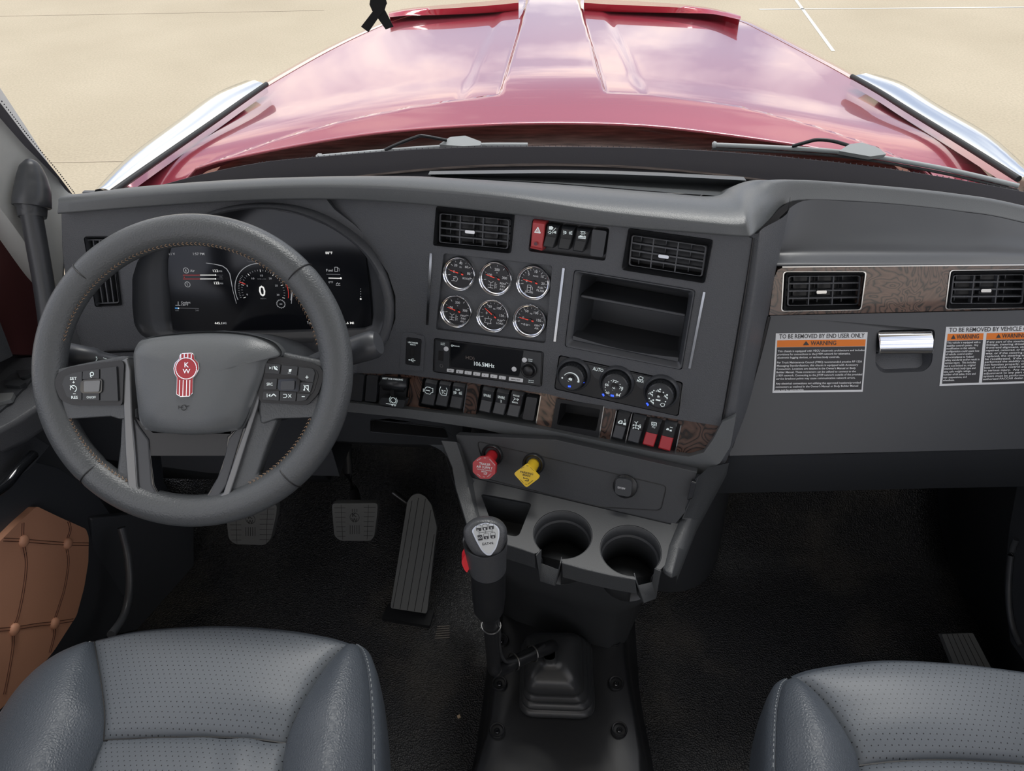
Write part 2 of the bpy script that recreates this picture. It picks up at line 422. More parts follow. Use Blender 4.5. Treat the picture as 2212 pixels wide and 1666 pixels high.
# ================================================================== dashboard
dash = thing('dashboard', (0, 1.25, .55), 'dark grey grained dashboard spanning the cab under the windshield with wood strips', 'dashboard')
# --- driver instrument panel
clus = [(286, 600), (286, 660), (290, 700), (302, 722), (325, 735), (360, 741), (600, 742), (790, 738), (822, 727), (838, 700), (842, 655), (832, 612), (806, 565), (765, 524), (712, 490), (650, 465), (590, 453), (530, 450), (470, 457), (410, 475), (360, 500), (320, 535), (297, 565)]
dpo = [(132, 455), (300, 442), (500, 428), (700, 424), (722, 452), (766, 486), (812, 532), (842, 580), (862, 632), (864, 690), (850, 735), (826, 762), (770, 812), (640, 822), (400, 824), (230, 820), (180, 760), (160, 700), (142, 610), (134, 530)]
lv = [(183, 512), (243, 512), (262, 660), (208, 663)]
slab('driver_panel', plastic, dash, DP, dpo, -.03, 0, holes=[clus, lv], hr=.006)
# recess walls of the cluster: raised ring and inner shroud
def ring(name, m, parent, pl, outer, inner, prof, closed=True):
    """loft between two pixel outlines; prof: (mix, height)"""
    O, I = [pl.uv(x, y) for x, y in outer], [pl.uv(x, y) for x, y in inner]
    rows = [[pl.w(*(a.lerp(b, t)), h) for a, b in zip(O, I)] for t, h in prof]
    return loft(name, m, parent, rows, closed=closed, smooth=70)
cin = [(345, 600), (350, 650), (354, 700), (358, 722), (368, 727), (400, 727), (600, 724), (780, 718), (796, 712), (799, 690), (797, 655), (793, 612), (785, 560), (752, 520), (705, 487), (650, 467), (592, 456), (535, 455), (478, 465), (430, 482), (385, 507), (352, 540), (345, 570)]
ring('cluster_shroud', plastic_s, dash, DP, clus, cin, ((0, 0), (.02, -.006), (.10, -.012), (.45, -.016), (.80, -.020), (.96, -.022), (1.0, -.028)))
# brow over the cluster, continuing into the seam with the centre stack
b_out = [(415, 474), (470, 452), (530, 440), (590, 438), (650, 446), (712, 468), (768, 504), (812, 545), (842, 596), (856, 650), (854, 695), (840, 735), (815, 757)]
b_in = [(430, 482), (478, 462), (533, 451), (592, 449), (650, 460), (708, 484), (758, 516), (798, 556), (822, 605), (832, 652), (830, 692), (820, 722), (800, 738)]
bo, bi = catmull(px2(DP, b_out), 5), catmull(px2(DP, b_in), 5)
loft('cluster_brow', plastic, dash, [[DP.w(*a.lerp(b, t), h) for a, b in zip(bo, bi)] for t, h in ((-.02, -.01), (0, .006), (.12, .016), (.5, .021), (.88, .017), (1, .010), (1.02, -.012))], smooth=70)
# --- centre stack
cpo = [(694, 424), (900, 436), (1100, 456), (1300, 480), (1500, 496), (1600, 506), (1625, 515), (1612, 600), (1588, 740), (1556, 921), (1400, 896), (1290, 879), (1180, 851), (1000, 825), (870, 809), (752, 806), (838, 735), (854, 690), (854, 640), (838, 590), (808, 545), (765, 506), (722, 476)]
V_L = [(943, 445), (1112.6, 458), (1104, 547.5), (936.4, 530)]; V_R = [(1357.7, 492.3), (1541, 517.7), (1522.7, 612), (1342, 582.6)]
TOPB = [(1150.4, 472.3), (1316.6, 491.8), (1307.6, 564), (1141, 543)]
BIN = [(1240.6, 582.6), (1502.9, 626.3), (1473.3, 799.7), (1219.5, 749)]
RAD = [(937.6, 730), (1174.6, 760), (1170.5, 836), (934.8, 803.8)]
CLI = [(1207.3, 766.8), (1475.7, 826), (1465.9, 900), (1196.8, 841)]
GAU = [(958, 547), (1193, 574), (1178, 742), (941, 712)]
slab('center_panel', plastic, dash, CP, cpo, -.03, .004, holes=[V_L, V_R, TOPB, BIN, RAD, CLI, GAU], hr=.005)
# recess backings
def recess(name, m, parent, pl, quad, h0, h1=.001, r=.004, inset=.0):
    P = rnd(px2(pl, quad, .003), r); bm = bmesh.new(); n = len(P); c = sum(P, Vector((0, 0))) / n
    a = [bm.verts.new(pl.w(q.x, q.y, h1)) for q in P]; b = [bm.verts.new(pl.w(*(q + (c - q).normalized() * inset), h0)) for q in P]
    for i in range(n): bm.faces.new((a[i], a[(i + 1) % n], b[(i + 1) % n], b[i]))
    bm.faces.new(b); return finish(bm, name, m, parent, smooth=30)
recess('switch_recess', black, dash, CP, TOPB, -.012)
gq = [(960, 549), (1191, 576), (1176, 740), (943, 710)]
slab('gauge_plate', plastic, dash, CP, GAU, -.012, -.0042, r=.006)
# chrome accent strips
for a, b in (((931, 547), (922.4, 702)), ((1217.4, 579), (1198, 738)), ((1521.5, 630.5), (1489.4, 796))):
    slab('chrome_strip', chrome_r, dash, CP, [(a[0] - 2.6, a[1]), (a[0] + 2.6, a[1] + .6), (b[0] + 2.6, b[1] + .6), (b[0] - 2.6, b[1])], 0, .0065, r=.001, bev=.0008)
# wood strip under the stack
WB = [(748, 801), (870, 806), (1000, 822), (1180, 848), (1290, 876), (1400, 893), (1556, 919), (1545, 962), (1520, 992), (1488, 1005), (1300, 972), (1180, 948), (1040, 922), (878, 899), (745, 886)]
BKA = [(754, 806), (886, 816), (877, 884), (742, 870)]
BKB = [(914, 816), (1009, 829), (1001, 894), (903, 878)]; BKC = [(1038, 831), (1168, 853), (1158, 918), (1027, 897)]
BKD = [(1330, 885), (1471, 916), (1457, 987), (1316, 954)]; CUB = [(1204, 864), (1303, 878), (1293, 938), (1193, 924)]
slab('wood_strip', wood, dash, CP, WB, -.03, .0025, holes=[BKA, BKB, BKC, BKD, CUB], hr=.004, bev=.001)
for q in (BKA, BKB, BKC, BKD): recess('switch_recess', black, dash, CP, q, -.014)
for q in (BKB, BKC, BKD):                                                    # bright edge at the right of each bank
    slab('chrome_edge', chrome_r, dash, CP, [(q[1][0] - 1, q[1][1] + 3), (q[1][0] + 1.2, q[1][1] + 3), (q[2][0] + 1.2, q[2][1] - 3), (q[2][0] - 1, q[2][1] - 3)], 0, .0035, bev=0)
# lower ledge
lip = [(740, 868), (878, 884), (1040, 904), (1180, 929), (1300, 954), (1420, 978), (1488, 987), (1520, 978), (1540, 950), (1560, 912), (1590, 900), (1578, 965), (1556, 1000), (1520, 1024), (1470, 1026), (1400, 1010), (1250, 975), (1040, 927), (878, 903), (740, 889)]
slab('lower_ledge', grain, dash, CP, lip, -.05, .016, bev=.004, seg=3)
# side of the stack turning to the passenger face
def P3(l, pl=None): return [pl.at(*q[:2], *(q[2:] or (0,))) for q in l]
c0 = P3([(1600, 500, -.004), (1606, 600, -.004), (1585, 740, -.004), (1552, 921, -.004), (1535, 1000, -.004)], CP)
c1 = P3([(1634, 505, .002), (1622, 610, .002), (1598, 760, .002), (1566, 925, .002), (1550, 1004, .002)], CP)
c2 = [CP.at(1650, 492, -.004), CP.at(1638, 610, -.004), CP.at(1616, 760, -.004), CP.at(1590, 925, -.006), CP.at(1566, 1000, -.006)]
c3 = [PW.at(1700, 462, .0), PW.at(1672, 600, .008), PW.at(1652, 720, .008), GP.at(1615, 880, .01), GP.at(1572, 984, .01)]
c4 = [p + Vector((.02, .06, 0)) for p in c3]
rows = [catmull(c, 6) for c in (c0, c1, c2, c3, c4)]
loft('stack_side', plastic, dash, [list(r) for r in zip(*[catmull(list(c), 4) for c in zip(*rows)])], smooth=80)
sg = [CP.at(1627, 515, .0055), CP.at(1613, 610, .0055), CP.at(1592, 740, .0055), CP.at(1559, 921, .0055)]
tube('seam_line', seal, dash, catmull(sg, 6), .0014, 6)
# --- passenger face: bright recessed shelf face, wood, glove compartment, knee panel
def yy(l, Y): return [onY(a, b, Y) for a, b in l]
X = (1690, 1745, 1830, 1950, 2080, 2212, 2400)
def dense(r): return catmull(r, 5)
PX = (1735, 1830, 1950, 2080, 2212, 2620)
def prow(first, ys, Ys): return [first] + [onY(x, y, Y) for x, y, Y in zip(PX, ys, Ys)]
A0 = prow(onY(1684, 470, 1.02), (434, 435, 443, 458, 482, 592), (1.058, 1.066, 1.069, 1.064, 1.054, 1.02))
A1 = prow(onY(1683, 488, 1.016), (464, 466, 472, 482, 500, 590), (1.044, 1.050, 1.052, 1.048, 1.040, 1.012))
A1b = prow(onY(1682, 508, 1.012), (498, 499, 502, 508, 518, 586), (1.026, 1.031, 1.032, 1.030, 1.026, 1.006))
A2 = prow(onY(1681, 528, 1.006), (526, 526, 528, 532, 536, 578), (1.010, 1.013, 1.013, 1.012, 1.010, .998))
A2b = prow(onY(1680, 548, .998), (548, 548, 549, 550, 552, 572), (.996, .998, .998, .998, .997, .988))
A3 = [PW.at(x, 572, .004) for x in (1678, 1735, 1830, 1950, 2080, 2212, 2620)]
A4 = [PW.at(x, 576, -.004) for x in (1678, 1735, 1830, 1950, 2080, 2212, 2620)]
cols = [catmull(list(c), 5) for c in zip(A0, A1, A1b, A2, A2b, A3, A4)]
loft('passenger_upper_panel', plastic_s, dash, [list(r) for r in zip(*[dense(r) for r in zip(*cols)])], smooth=80)
pwood = [(1672, 600), (1680, 583), (1694, 577), (2640, 570), (2640, 659), (1661, 681)]
PV1 = [(1693.5, 587.5), (1869, 587.5), (1858, 668.5), (1689, 671.5)]; PV2 = [(2053.5, 584.5), (2229, 583), (2225, 664), (2043, 667)]
slab('passenger_wood_strip', wood, dash, PW, pwood, -.02, .004, holes=[PV1, PV2], hr=.005, bev=.0015)
slab('chrome_edge', chrome_r, dash, PW, [(1690, 576), (2640, 567.6), (2640, 569.6), (1690, 578)], 0, .0055, bev=0)
for q in (PV1, PV2):
    a = rnd(px2(PW, q, .004), .005); c = sum(a, Vector((0, 0))) / len(a)
    bm = bmesh.new(); add_slab(bm, PW, [p_ + (p_ - c).normalized() * .0018 for p_ in a], 0, .0052, [[p_ for p_ in a]]); finish(bm, 'chrome_edge', chrome_r, dash)
glv = [(1664, 682), (2640, 661), (2640, 960), (1572, 985), (1600, 900), (1630, 790)]
HREC = [(1894.5, 714), (2020.5, 711), (2013, 787), (1996, 803), (1905, 806), (1890.5, 790)]
gd = slab('glove_compartment_door', plastic_s, dash, GP, glv, -.03, .004, holes=[HREC], hr=.008, bev=.0012, seg=2)
HP = rnd(px2(GP, HREC, .003), .008)
bm = bmesh.new(); n_ = len(HP); a = [bm.verts.new(GP.w(q.x, q.y, .003)) for q in HP]; cc = sum(HP, Vector((0, 0))) / n_
b = [bm.verts.new(GP.w(*(q + (cc - q).normalized() * .006), -.022 + .016 * max(0, min(1, (cc.y - q.y) / .02)))) for q in HP]
for i in range(n_): bm.faces.new((a[i], a[(i + 1) % n_], b[(i + 1) % n_], b[i]))
bm.faces.new(b); o = finish(bm, 'handle_recess', plastic, gd, smooth=30)
bm = bmesh.new(); q = px2(GP, [(1898, 716), (2015, 714), (2013, 765), (1897, 766)], .008); q = [q[3], q[2], q[1], q[0]]
rws = []
for t, h in ((0, .0), (.03, .010), (.25, .0135), (.6, .0125), (.95, .006), (1, -.004)):
    l, r_ = q[0].lerp(q[3], t), q[1].lerp(q[2], t); rws.append([GP.w(*l.lerp(r_, s), h) for s in (0, .02, .5, .98, 1)])
G = [[bm.verts.new(p_) for p_ in r_] for r_ in rws]
for i in range(5):
    for j in range(4): bm.faces.new((G[i][j], G[i][j + 1], G[i + 1][j + 1], G[i + 1][j]))
hnd = finish(bm, 'handle', chrome, gd, smooth=60); hnd['label'] = 'chrome glove compartment pull handle'
sm_ = hnd.modifiers.new('thickness', 'SOLIDIFY'); sm_.thickness = .003
# knee panel below the crease
K0 = [GP.at(x, y, .004) for x, y in ((1545, 990), (1572, 986), (1800, 981), (2000, 975), (2212, 970), (2640, 961))]
K1 = [p_ + Vector((0, .006, -.010)) for p_ in K0]
K2 = [Vector((p_.x, p_.y + .018, p_.z - .11)) for p_ in K0]
K2b = [Vector((p_.x, p_.y + .06, p_.z - .135)) for p_ in K0]
K3 = [Vector((p_.x, 1.20, p_.z - .15)) for p_ in K0]
loft('knee_panel', plastic_s, dash, [K0, K1, K2, K2b, K3], smooth=70)
gap = [GP.at(1661, 684, .009), GP.at(1640, 770, .009), GP.at(1612, 865, .009), GP.at(1572, 986, .009), GP.at(1540, 1060, -.02), GP.at(1516, 1104, -.04)]
tube('seam_line', seal, dash, catmull(gap, 5), .003, 6)
# --- top pad: lip edge, top surface, slope down to the glass
lo_ = [DP.at(124, 463, .02), DP.at(300, 449, .022), DP.at(500, 436, .024), DP.at(690, 431, .024), CP.at(880, 440, .024), CP.at(1100, 463, .024), CP.at(1300, 488, .022), CP.at(1500, 504, .02), CP.at(1600, 512, .018), CP.at(1628, 508, .012),
       onY(1662, 478, 1.0), onY(1692, 446, 1.045), onY(1742, 433, 1.060), onY(1900, 440, 1.070), onY(2060, 456, 1.065), onY(2212, 482, 1.055), onY(2620, 592, 1.02)]
hi_ = [DP.at(126, 440, .02), DP.at(300, 421, .026), DP.at(500, 408, .028), DP.at(690, 402, .028), CP.at(880, 408, .030), CP.at(1100, 428, .030), CP.at(1300, 458, .026), CP.at(1500, 480, .022), CP.at(1592, 487, .018), CP.at(1622, 474, .0),
       onY(1652, 448, 1.01), onY(1684, 421, 1.055), onY(1740, 407, 1.075), onY(1900, 415, 1.085), onY(2060, 432, 1.080), onY(2212, 459, 1.070), onY(2620, 568, 1.03)]
bk_ = [onZ(150, 431, .925), onZ(300, 409, .935), onZ(500, 392, .945), onZ(690, 385, .952), onZ(880, 382, .958), onZ(960, 384, .958), onZ(1200, 398, .962), onZ(1400, 414, .966), onZ(1540, 424, .968), onZ(1580, 404, .968),
       onZ(1612, 392, .966), onY(1650, 389, 1.08), onY(1730, 394, 1.10), onY(1900, 411, 1.115), onY(2060, 428, 1.11), onY(2212, 456, 1.10), onY(2620, 560, 1.06)]
dn1 = [Vector((p_.x, p_.y + .02, p_.z - .012)) for p_ in bk_]
dn2 = [Vector((p_.x, min(1.40, p_.y + (.02 + .14 * max(0, min(1, (p_.x + .82) / .25)))), p_.z - .08)) for p_ in bk_]
under = [p_ + Vector((0, .012, -.004)) for p_ in lo_]
und2 = [p_ + Vector((0, .05, .0)) for p_ in lo_]
rows = [catmull(r, 5) for r in (und2, under, lo_, hi_)]
mids = []
H_, B_ = catmull(hi_, 5), catmull(bk_, 5)
for t, up in ((.12, .006), (.4, .010), (.75, .006), (1.0, 0)): mids.append([a.lerp(b, t) + Vector((0, 0, up)) for a, b in zip(H_, B_)])
rows += mids + [catmull(dn1, 5), catmull(dn2, 5)]
o = loft('top_pad', grain, dash, rows, smooth=75)
bv = o.modifiers.new('edge', 'BEVEL'); bv.width = .007; bv.segments = 3; bv.limit_method = 'ANGLE'; bv.angle_limit = math.radians(40)
# tray behind the pad in the middle, with its raised rear rim
tf = [onZ(930, 381, .950), onZ(1200, 396, .952), onZ(1400, 412, .953), onZ(1560, 424, .953)]
tb = [onZ(930, 379, .946), onZ(1200, 386, .940), onZ(1400, 394, .938), onZ(1600, 402, .940)]
tr_ = [onZ(925, 377, .958), onZ(1200, 374, .962), onZ(1400, 379, .964), onZ(1612, 390, .966)]
tr2 = [p_ + Vector((0, .018, -.002)) for p_ in tr_]; tr3 = [p_ + Vector((0, .10, -.07)) for p_ in tr_]
loft('dash_tray', grain, dash, [catmull(r, 6) for r in (tf, tb, tr_, tr2, tr3)], smooth=40)
# lower driver side: knee panel under the stack with an air slot
LDP = Pl(CP.at(878, 905, -.02), (1, -.12, 0), (0, -.35, .94))
kp = [(560, 866), (740, 880), (878, 900), (1000, 918), (1000, 960), (962, 962), (870, 960), (640, 950), (560, 940)]
SL = [(800, 908), (960, 926), (968, 948), (800, 934)]
slab('lower_driver_panel', plastic_s, dash, LDP, kp, -.02, 0, holes=[SL], hr=.006)
recess('air_slot', deep, dash, LDP, SL, -.03)
bm = bmesh.new()
kq = [[LDP.at(x, y) for x, y in r] for r in (((560, 938), (760, 952), (870, 958), (930, 962), (968, 990), (990, 1040)), )][0]
loft('lower_driver_panel', plastic_s, dash, [catmull(kq, 4), catmull([p_ + Vector((0, .05, -.06)) for p_ in kq], 4), catmull([p_ + Vector((0, .30, -.10)) for p_ in kq], 4)], smooth=50)
loft('lower_driver_panel', plastic_s, dash, [[Vector((-.80, .985, .65)), Vector((-.70, .97, .62)), Vector((-.42, .96, .60))], [Vector((-.94, 1.02, .52)), Vector((-.70, 1.0, .50)), Vector((-.42, .99, .50))], [Vector((-.96, 1.03, .37)), Vector((-.70, 1.01, .35)), Vector((-.42, 1.0, .36))], [Vector((-.96, 1.3, .33)), Vector((-.70, 1.3, .33)), Vector((-.42, 1.3, .33))]], smooth=50)
# left end cap of the dashboard
e0 = [DP.at(133, 455), DP.at(134, 530), DP.at(142, 610), DP.at(160, 700), DP.at(180, 760), DP.at(230, 820)]
loft('end_cap', plastic, dash, [e0, [p_ + Vector((-.012, .03, 0)) for p_ in e0], [p_ + Vector((-.02, .07, -.01)) for p_ in e0]], smooth=50)

loft('column_cover', plastic_s, dash, [[Vector((x, y, z)) for x in (-.96, -.72, -.50)] for y, z in ((1.04, .42), (1.05, .34), (1.13, .20), (1.3, .17))], smooth=50, thick=.004)
# ================================================================== air vents
def bil(q, s, t): return q[0].lerp(q[1], s).lerp(q[3].lerp(q[2], s), t)      # s across, t downwards; corners tl tr br bl
def vent(label, pl, bez, gr, hb=.0, bezel=True, cols=(.30, .63), mids=(.12, .46, .80), group=None, rowsN=4, vertical=False, gh=-.006, tab=True, depth=-.035):
    B = px2(pl, bez, .003); G_ = px2(pl, gr, gh)
    c = sum(B, Vector((0, 0))) / 4
    t = thing('air_vent', pl.w(c.x, c.y, -.02), label, 'air vent', group)
    # housing: tapered box open to the front
    bm = bmesh.new(); P = rnd(B, .004); Q = rnd([c + (b - c) * .93 for b in G_], .003)
    def rg(L, h, k=1.0): return [bm.verts.new(pl.w(*(c + (p - c) * k), h)) for p in L]
    Gm = rnd(G_, .004)
    rs = [rg(P, hb + .001), rg(P, hb + .0045, .985), rg([a.lerp(b, .25) for a, b in zip(P, Gm)], hb + .003), rg(Gm, gh - .002, 1.03), rg(Gm, depth, 1.0)]
    for a, b in zip(rs, rs[1:]):
        for i in range(len(a)): bm.faces.new((a[i], a[(i + 1) % len(a)], b[(i + 1) % len(a)], b[i]))
    bm.faces.new(rs[-1]); finish(bm, 'housing', black if bezel else black, t, smooth=40)
    # grille frame, horizontal vanes, upright vanes behind
    bm = bmesh.new(); w = .0011
    inner = [c + (p - c) for p in Gm]
    cg = sum(Gm, Vector((0, 0))) / len(Gm)
    add_slab(bm, pl, Gm, gh - .003, gh, [[cg + (p - cg) * 1 - (p - cg).normalized() * .0022 for p in Gm]])
    finish(bm, 'frame', plastic, t)
    N = rowsN
    for k in range(1, N):
        bm = bmesh.new(); a, b = bil(G_, .01, k / N), bil(G_, .99, k / N)
        if vertical: a, b = bil(G_, k / N, .01), bil(G_, k / N, .99)
        d = (b - a).normalized(); e = Vector((-d.y, d.x)) * w
        add_slab(bm, pl, [a - e, b - e, b + e, a + e], gh - .012, gh - .0005); finish(bm, 'slat', plastic, t)
    if not vertical:
        for s in cols:
            bm = bmesh.new(); a, b = bil(G_, s, .01), bil(G_, s, .99); d = (b - a).normalized(); e = Vector((-d.y, d.x)) * w * .8
            add_slab(bm, pl, [a - e, b - e, b + e, a + e], gh - .010, gh - .001); finish(bm, 'divider', plastic, t)
        for s in mids:
            bm = bmesh.new(); a, b = bil(G_, s, .02), bil(G_, s, .98); d = (b - a).normalized(); e = Vector((-d.y, d.x)) * w * .6
            add_slab(bm, pl, [a - e, b - e, b + e, a + e], gh - .026, gh - .014); finish(bm, 'slat', plastic_s, t)
    if tab:
        a, b, d_, e_ = bil(G_, .39, .47), bil(G_, .53, .47), bil(G_, .53, .58), bil(G_, .39, .58)
        bm = bmesh.new(); add_slab(bm, pl, rnd([a, b, d_, e_], .002), gh - .004, gh + .004); o = finish(bm, 'tab', chrome_r, t, bev=.0008); o['label'] = 'small chrome adjusting tab'
    return t
VG = 'air vents of the dashboard'
vent('dark grey air vent above the six round gauges', CP, V_L, [(949.4, 461), (1100.7, 475), (1097.4, 538), (948, 523.7)], .003, group=VG)
vent('dark grey air vent above the open storage bin', CP, V_R, [(1364.7, 508), (1527, 532), (1517, 598), (1357.7, 573)], .003, group=VG)
vent('air vent in the wood strip above the first warning sticker', PW, [(1695, 589), (1868, 589), (1857, 667), (1690, 670)], [(1703, 597), (1860, 595.5), (1855.5, 658), (1700, 661)], .003, group=VG)
vent('air vent in the wood strip above the wide two-panel warning sticker', PW, [(2055, 586), (2228, 584), (2224, 663), (2044, 666)], [(2059, 594.4), (2216, 593), (2209, 656), (2052, 656.5)], .003, group=VG)
vent('tall narrow air vent at the window end of the dashboard behind the steering wheel', DP, [(181, 511), (244, 511), (262, 661), (206, 664)], [(187, 517), (240, 517), (257, 655), (210, 657)], .0, group=VG, vertical=True, tab=False)
v_ = vent('wide flat air vent low behind the steering wheel hub', DP, [(225, 757), (420, 750), (424, 790), (234, 798)], [(231, 763), (415, 756), (419, 786), (239, 793)], .006, group=VG, rowsN=2, tab=False, gh=.004, depth=-.001)
# ================================================================== storage bin in the stack
bt = thing('storage_bin', CP.at(1360, 690, -.08), 'open black storage bin with a shelf in the centre stack', 'storage bin')
bo_ = rnd(px2(CP, BIN, .006), .006); bi4 = px2(CP, [(1254.7, 593.8), (1488.8, 634.7), (1464, 784), (1235, 736)], .006); bi_ = rnd(bi4, .006)
bm = bmesh.new(); cb = sum(bi_, Vector((0, 0))) / len(bi_)
def rgb(L, h, k=1.0): return [bm.verts.new(CP.w(*(cb + (p - cb) * k), h)) for p in L]
rs = [rgb(bo_, .003), rgb(bo_, .0075, .985), rgb([a.lerp(b, .35) for a, b in zip(bo_, bi_)], .0075), rgb(bi_, .001), rgb(bi_, -.02), rgb(bi_, -.12, .93)]
for a, b in zip(rs, rs[1:]):
    for i in range(len(a)): bm.faces.new((a[i], a[(i + 1) % len(a)], b[(i + 1) % len(a)], b[i]))
bm.faces.new(rs[-1]); finish(bm, 'frame', plastic_s, bt, smooth=45)
bm = bmesh.new(); q = bi4
def shelf(t0, t1, h0, h1, name, m=plastic_s):
    bm = bmesh.new(); L = [bil(q, .005, t0), bil(q, .995, t0), bil(q, .995, t1), bil(q, .005, t1)]
    add_slab(bm, CP, L, h0, h1); return finish(bm, name, m, bt, bev=.0015)
shelf(.33, .375, -.115, -.012, 'shelf')
bm = bmesh.new(); L = [bil(q, s, .93 + .05 * math.sin(math.pi * s)) for s in [i / 12 for i in range(13)]] + [bil(q, s, .995 + .0 * s) for s in (1, 0)]
add_slab(bm, CP, L, -.03, .003); finish(bm, 'front_lip', plastic_s, bt, bev=.001)
cb_t = thing('storage_cubby', CP.at(1250, 902, -.03), 'small square open cubby in the wood strip below the climate knobs', 'cubby')
bo_ = rnd(px2(CP, [(1202, 861), (1305, 877), (1294, 946), (1190, 928)], .004), .003); bi_ = rnd(px2(CP, [(1211, 870), (1297, 884), (1288, 931), (1203, 917)], .004), .003)
bm = bmesh.new(); cb = sum(bi_, Vector((0, 0))) / len(bi_)
rs = [rgb(bo_, .002), rgb(bo_, .005), rgb(bi_, .005), rgb(bi_, -.05, .97)]
for a, b in zip(rs, rs[1:]):
    for i in range(len(a)): bm.faces.new((a[i], a[(i + 1) % len(a)], b[(i + 1) % len(a)], b[i]))
bm.faces.new(rs[-1]); finish(bm, 'frame', black, cb_t, smooth=30)
slab('chrome_edge', chrome_r, cb_t, CP, [(1303.5, 878), (1305.5, 878.5), (1295, 946), (1292.8, 946)], .002, .0058, bev=0)
# ================================================================== gauges
def gauge(cx, cy, label, nums, unit, name_lines, ang, ticks, icon):
    r = .0284; p = CP.at(cx, cy, .006); n = CP.n
    t = thing('gauge', CP.at(cx, cy, -.004), label, 'gauge', 'round gauges of the centre stack')
    base = p - n * .0070
    lathe('bezel', chrome, t, base, n, [(r * .99, -.008), (r, .002), (r * .985, .0055), (r * .94, .0072), (r * .89, .0060), (r * .86, .003), (r * .82, .0028), (r * .80, .0012), (r * .785, -.001)], n=48, caps=False, smooth=60)
    lathe('face', label_b, t, base, n, [(0, -.0018), (r * .80, -.0018)], n=40, caps=False)
    c = CP.uv(cx, cy, .006)
    mk = Marks(CP, -.0022)
    def pt(a, k): return c + Vector((math.cos(math.radians(a)), math.sin(math.radians(a)))) * r * k
    for k in range(ticks + 1):
        a = 195 - 210 * k / ticks; big = k % (ticks // 3 if ticks % 3 == 0 else 2) == 0
        mk.line([pt(a, .62 if big else .67), pt(a, .74)], .0008 if big else .0005, uv=True)
    def tx(s, u, v, h, sp=1.0):
        vs, fs = glyphs(s); w_ = (max(q.x for q in vs) - min(q.x for q in vs)) * h / .70
        A = c + Vector((u * r - w_ / 2, v * r)); x0 = min(q.x for q in vs)
        nv = [mk.bm.verts.new(CP.w(A.x + (q.x - x0) * h / .7, A.y + q.y * h / .7, mk.h)) for q in vs]
        for f in fs:
            try: mk.bm.faces.new([nv[i] for i in f])
            except ValueError: pass
    for s, u, v in nums: tx(s, u, v, .0040)
    if unit: tx(unit[0], unit[1], unit[2], .0022)
    for i, s in enumerate(name_lines): tx(s, .42, -.30 - .17 * i, .0031)
    for ln in icon: mk.line([c + Vector((a * r, b * r)) for a, b in ln], .0007, uv=True)
    mk.done('dial_markings', white, t)
    nd = Marks(CP, -.0002); d = Vector((math.cos(math.radians(ang)), math.sin(math.radians(ang)))); e = Vector((-d.y, d.x))
    nd.face([c - d * r * .22 + e * .0011, c - d * r * .22 - e * .0011, c + d * r * .62 - e * .0004, c + d * r * .62 + e * .0004]); nd.done('needle', needle, t)
    lathe('hub', black, t, base, n, [(.0028, -.001), (.0026, .0012), (0, .0014)], n=16, caps=False)
    bm = bmesh.new(); 
    return t
axle = [[(-.45, -.22), (-.30, -.32), (-.15, -.22)], [(-.30, -.32), (-.30, -.6)], [(-.45, -.45), (-.15, -.45)], [(-.45, -.6), (-.15, -.6)], [(-.05, -.25), (-.05, -.6)], [(0, -.35), (.06, -.35)], [(0, -.45), (.06, -.45)], [(0, -.55), (.06, -.55)]]
turbo = [[(-.4, -.25), (-.22, -.22), (-.12, -.35), (-.2, -.5), (-.35, -.48), (-.38, -.35), (-.25, -.3)], [(-.5, -.5), (-.38, -.48)]]
pump = [[(-.35, -.2), (-.35, -.5), (-.15, -.5), (-.15, -.2), (-.35, -.2)], [(-.35, -.33), (-.15, -.33)], [(-.15, -.25), (-.05, -.32), (-.05, -.45)], [(-.45, -.62), (0, -.62)], [(-.45, -.56), (-.3, -.56)], [(-.2, -.56), (0, -.56)]]
susp = [[(-.5, -.25), (-.1, -.25), (-.14, -.38), (-.1, -.52), (-.5, -.52), (-.46, -.38), (-.5, -.25)], [(-.3, -.12), (-.3, -.25)], [(-.3, -.52), (-.3, -.62)]]
genr = [[(-.5, -.3), (-.4, -.3)], [(-.35, -.27), (-.35, -.35), (-.28, -.35), (-.28, -.27), (-.35, -.27)], [(-.2, -.27), (-.2, -.35), (-.13, -.35), (-.13, -.27), (-.2, -.27)], [(-.08, -.3), (.02, -.3)]]
gauge(990, 592.9, 'chrome ringed gauge marked BOOST, first in the upper row', [('0', -.38, -.02), ('20', -.30, .36), ('40', 0, .52), ('60', .36, .36), ('80', .52, .0)], ('PSI', 0, .32), ['BOOST'], 170, 8, turbo)
gauge(1068.7, 603.3, 'chrome ringed gauge marked REAR DRV AXLE, middle of the upper row', [('100', -.40, .06), ('200', 0, .42), ('300', .48, .02)], ('°F', 0, .26), ['REAR', 'DRV', 'AXLE'], 168, 6, axle)
gauge(1150.4, 612.3, 'chrome ringed gauge marked FUEL FILTER beside the chrome strip', [('0', -.42, -.05), ('5', -.34, .34), ('10', .06, .54), ('15', .44, .32), ('20', .52, -.06)], ('IN.HG', .06, .32), ['FUEL', 'FILTER'], 172, 15, pump)
gauge(983.5, 673.9, 'chrome ringed gauge marked FRNT DRV AXLE above the radio corner', [('100', -.40, .06), ('200', 0, .42), ('300', .48, .02)], ('°F', 0, .26), ['FRNT', 'DRV', 'AXLE'], 168, 6, axle)
gauge(1062.4, 684, 'chrome ringed gauge marked SUSP LOAD, middle of the lower row', [('0', -.42, .0), ('50', -.24, .42), ('100', .30, .40), ('150', .50, .0)], ('PSI', .02, .34), ['SUSP', 'LOAD'], 146, 12, susp)
gauge(1142.2, 694.4, 'chrome ringed gauge marked GEN AIR above the radio volume knob', [('0', -.42, .0), ('50', -.24, .42), ('100', .30, .40), ('150', .50, .0)], ('PSI', .02, .34), ['GEN', 'AIR'], 174, 12, genr)
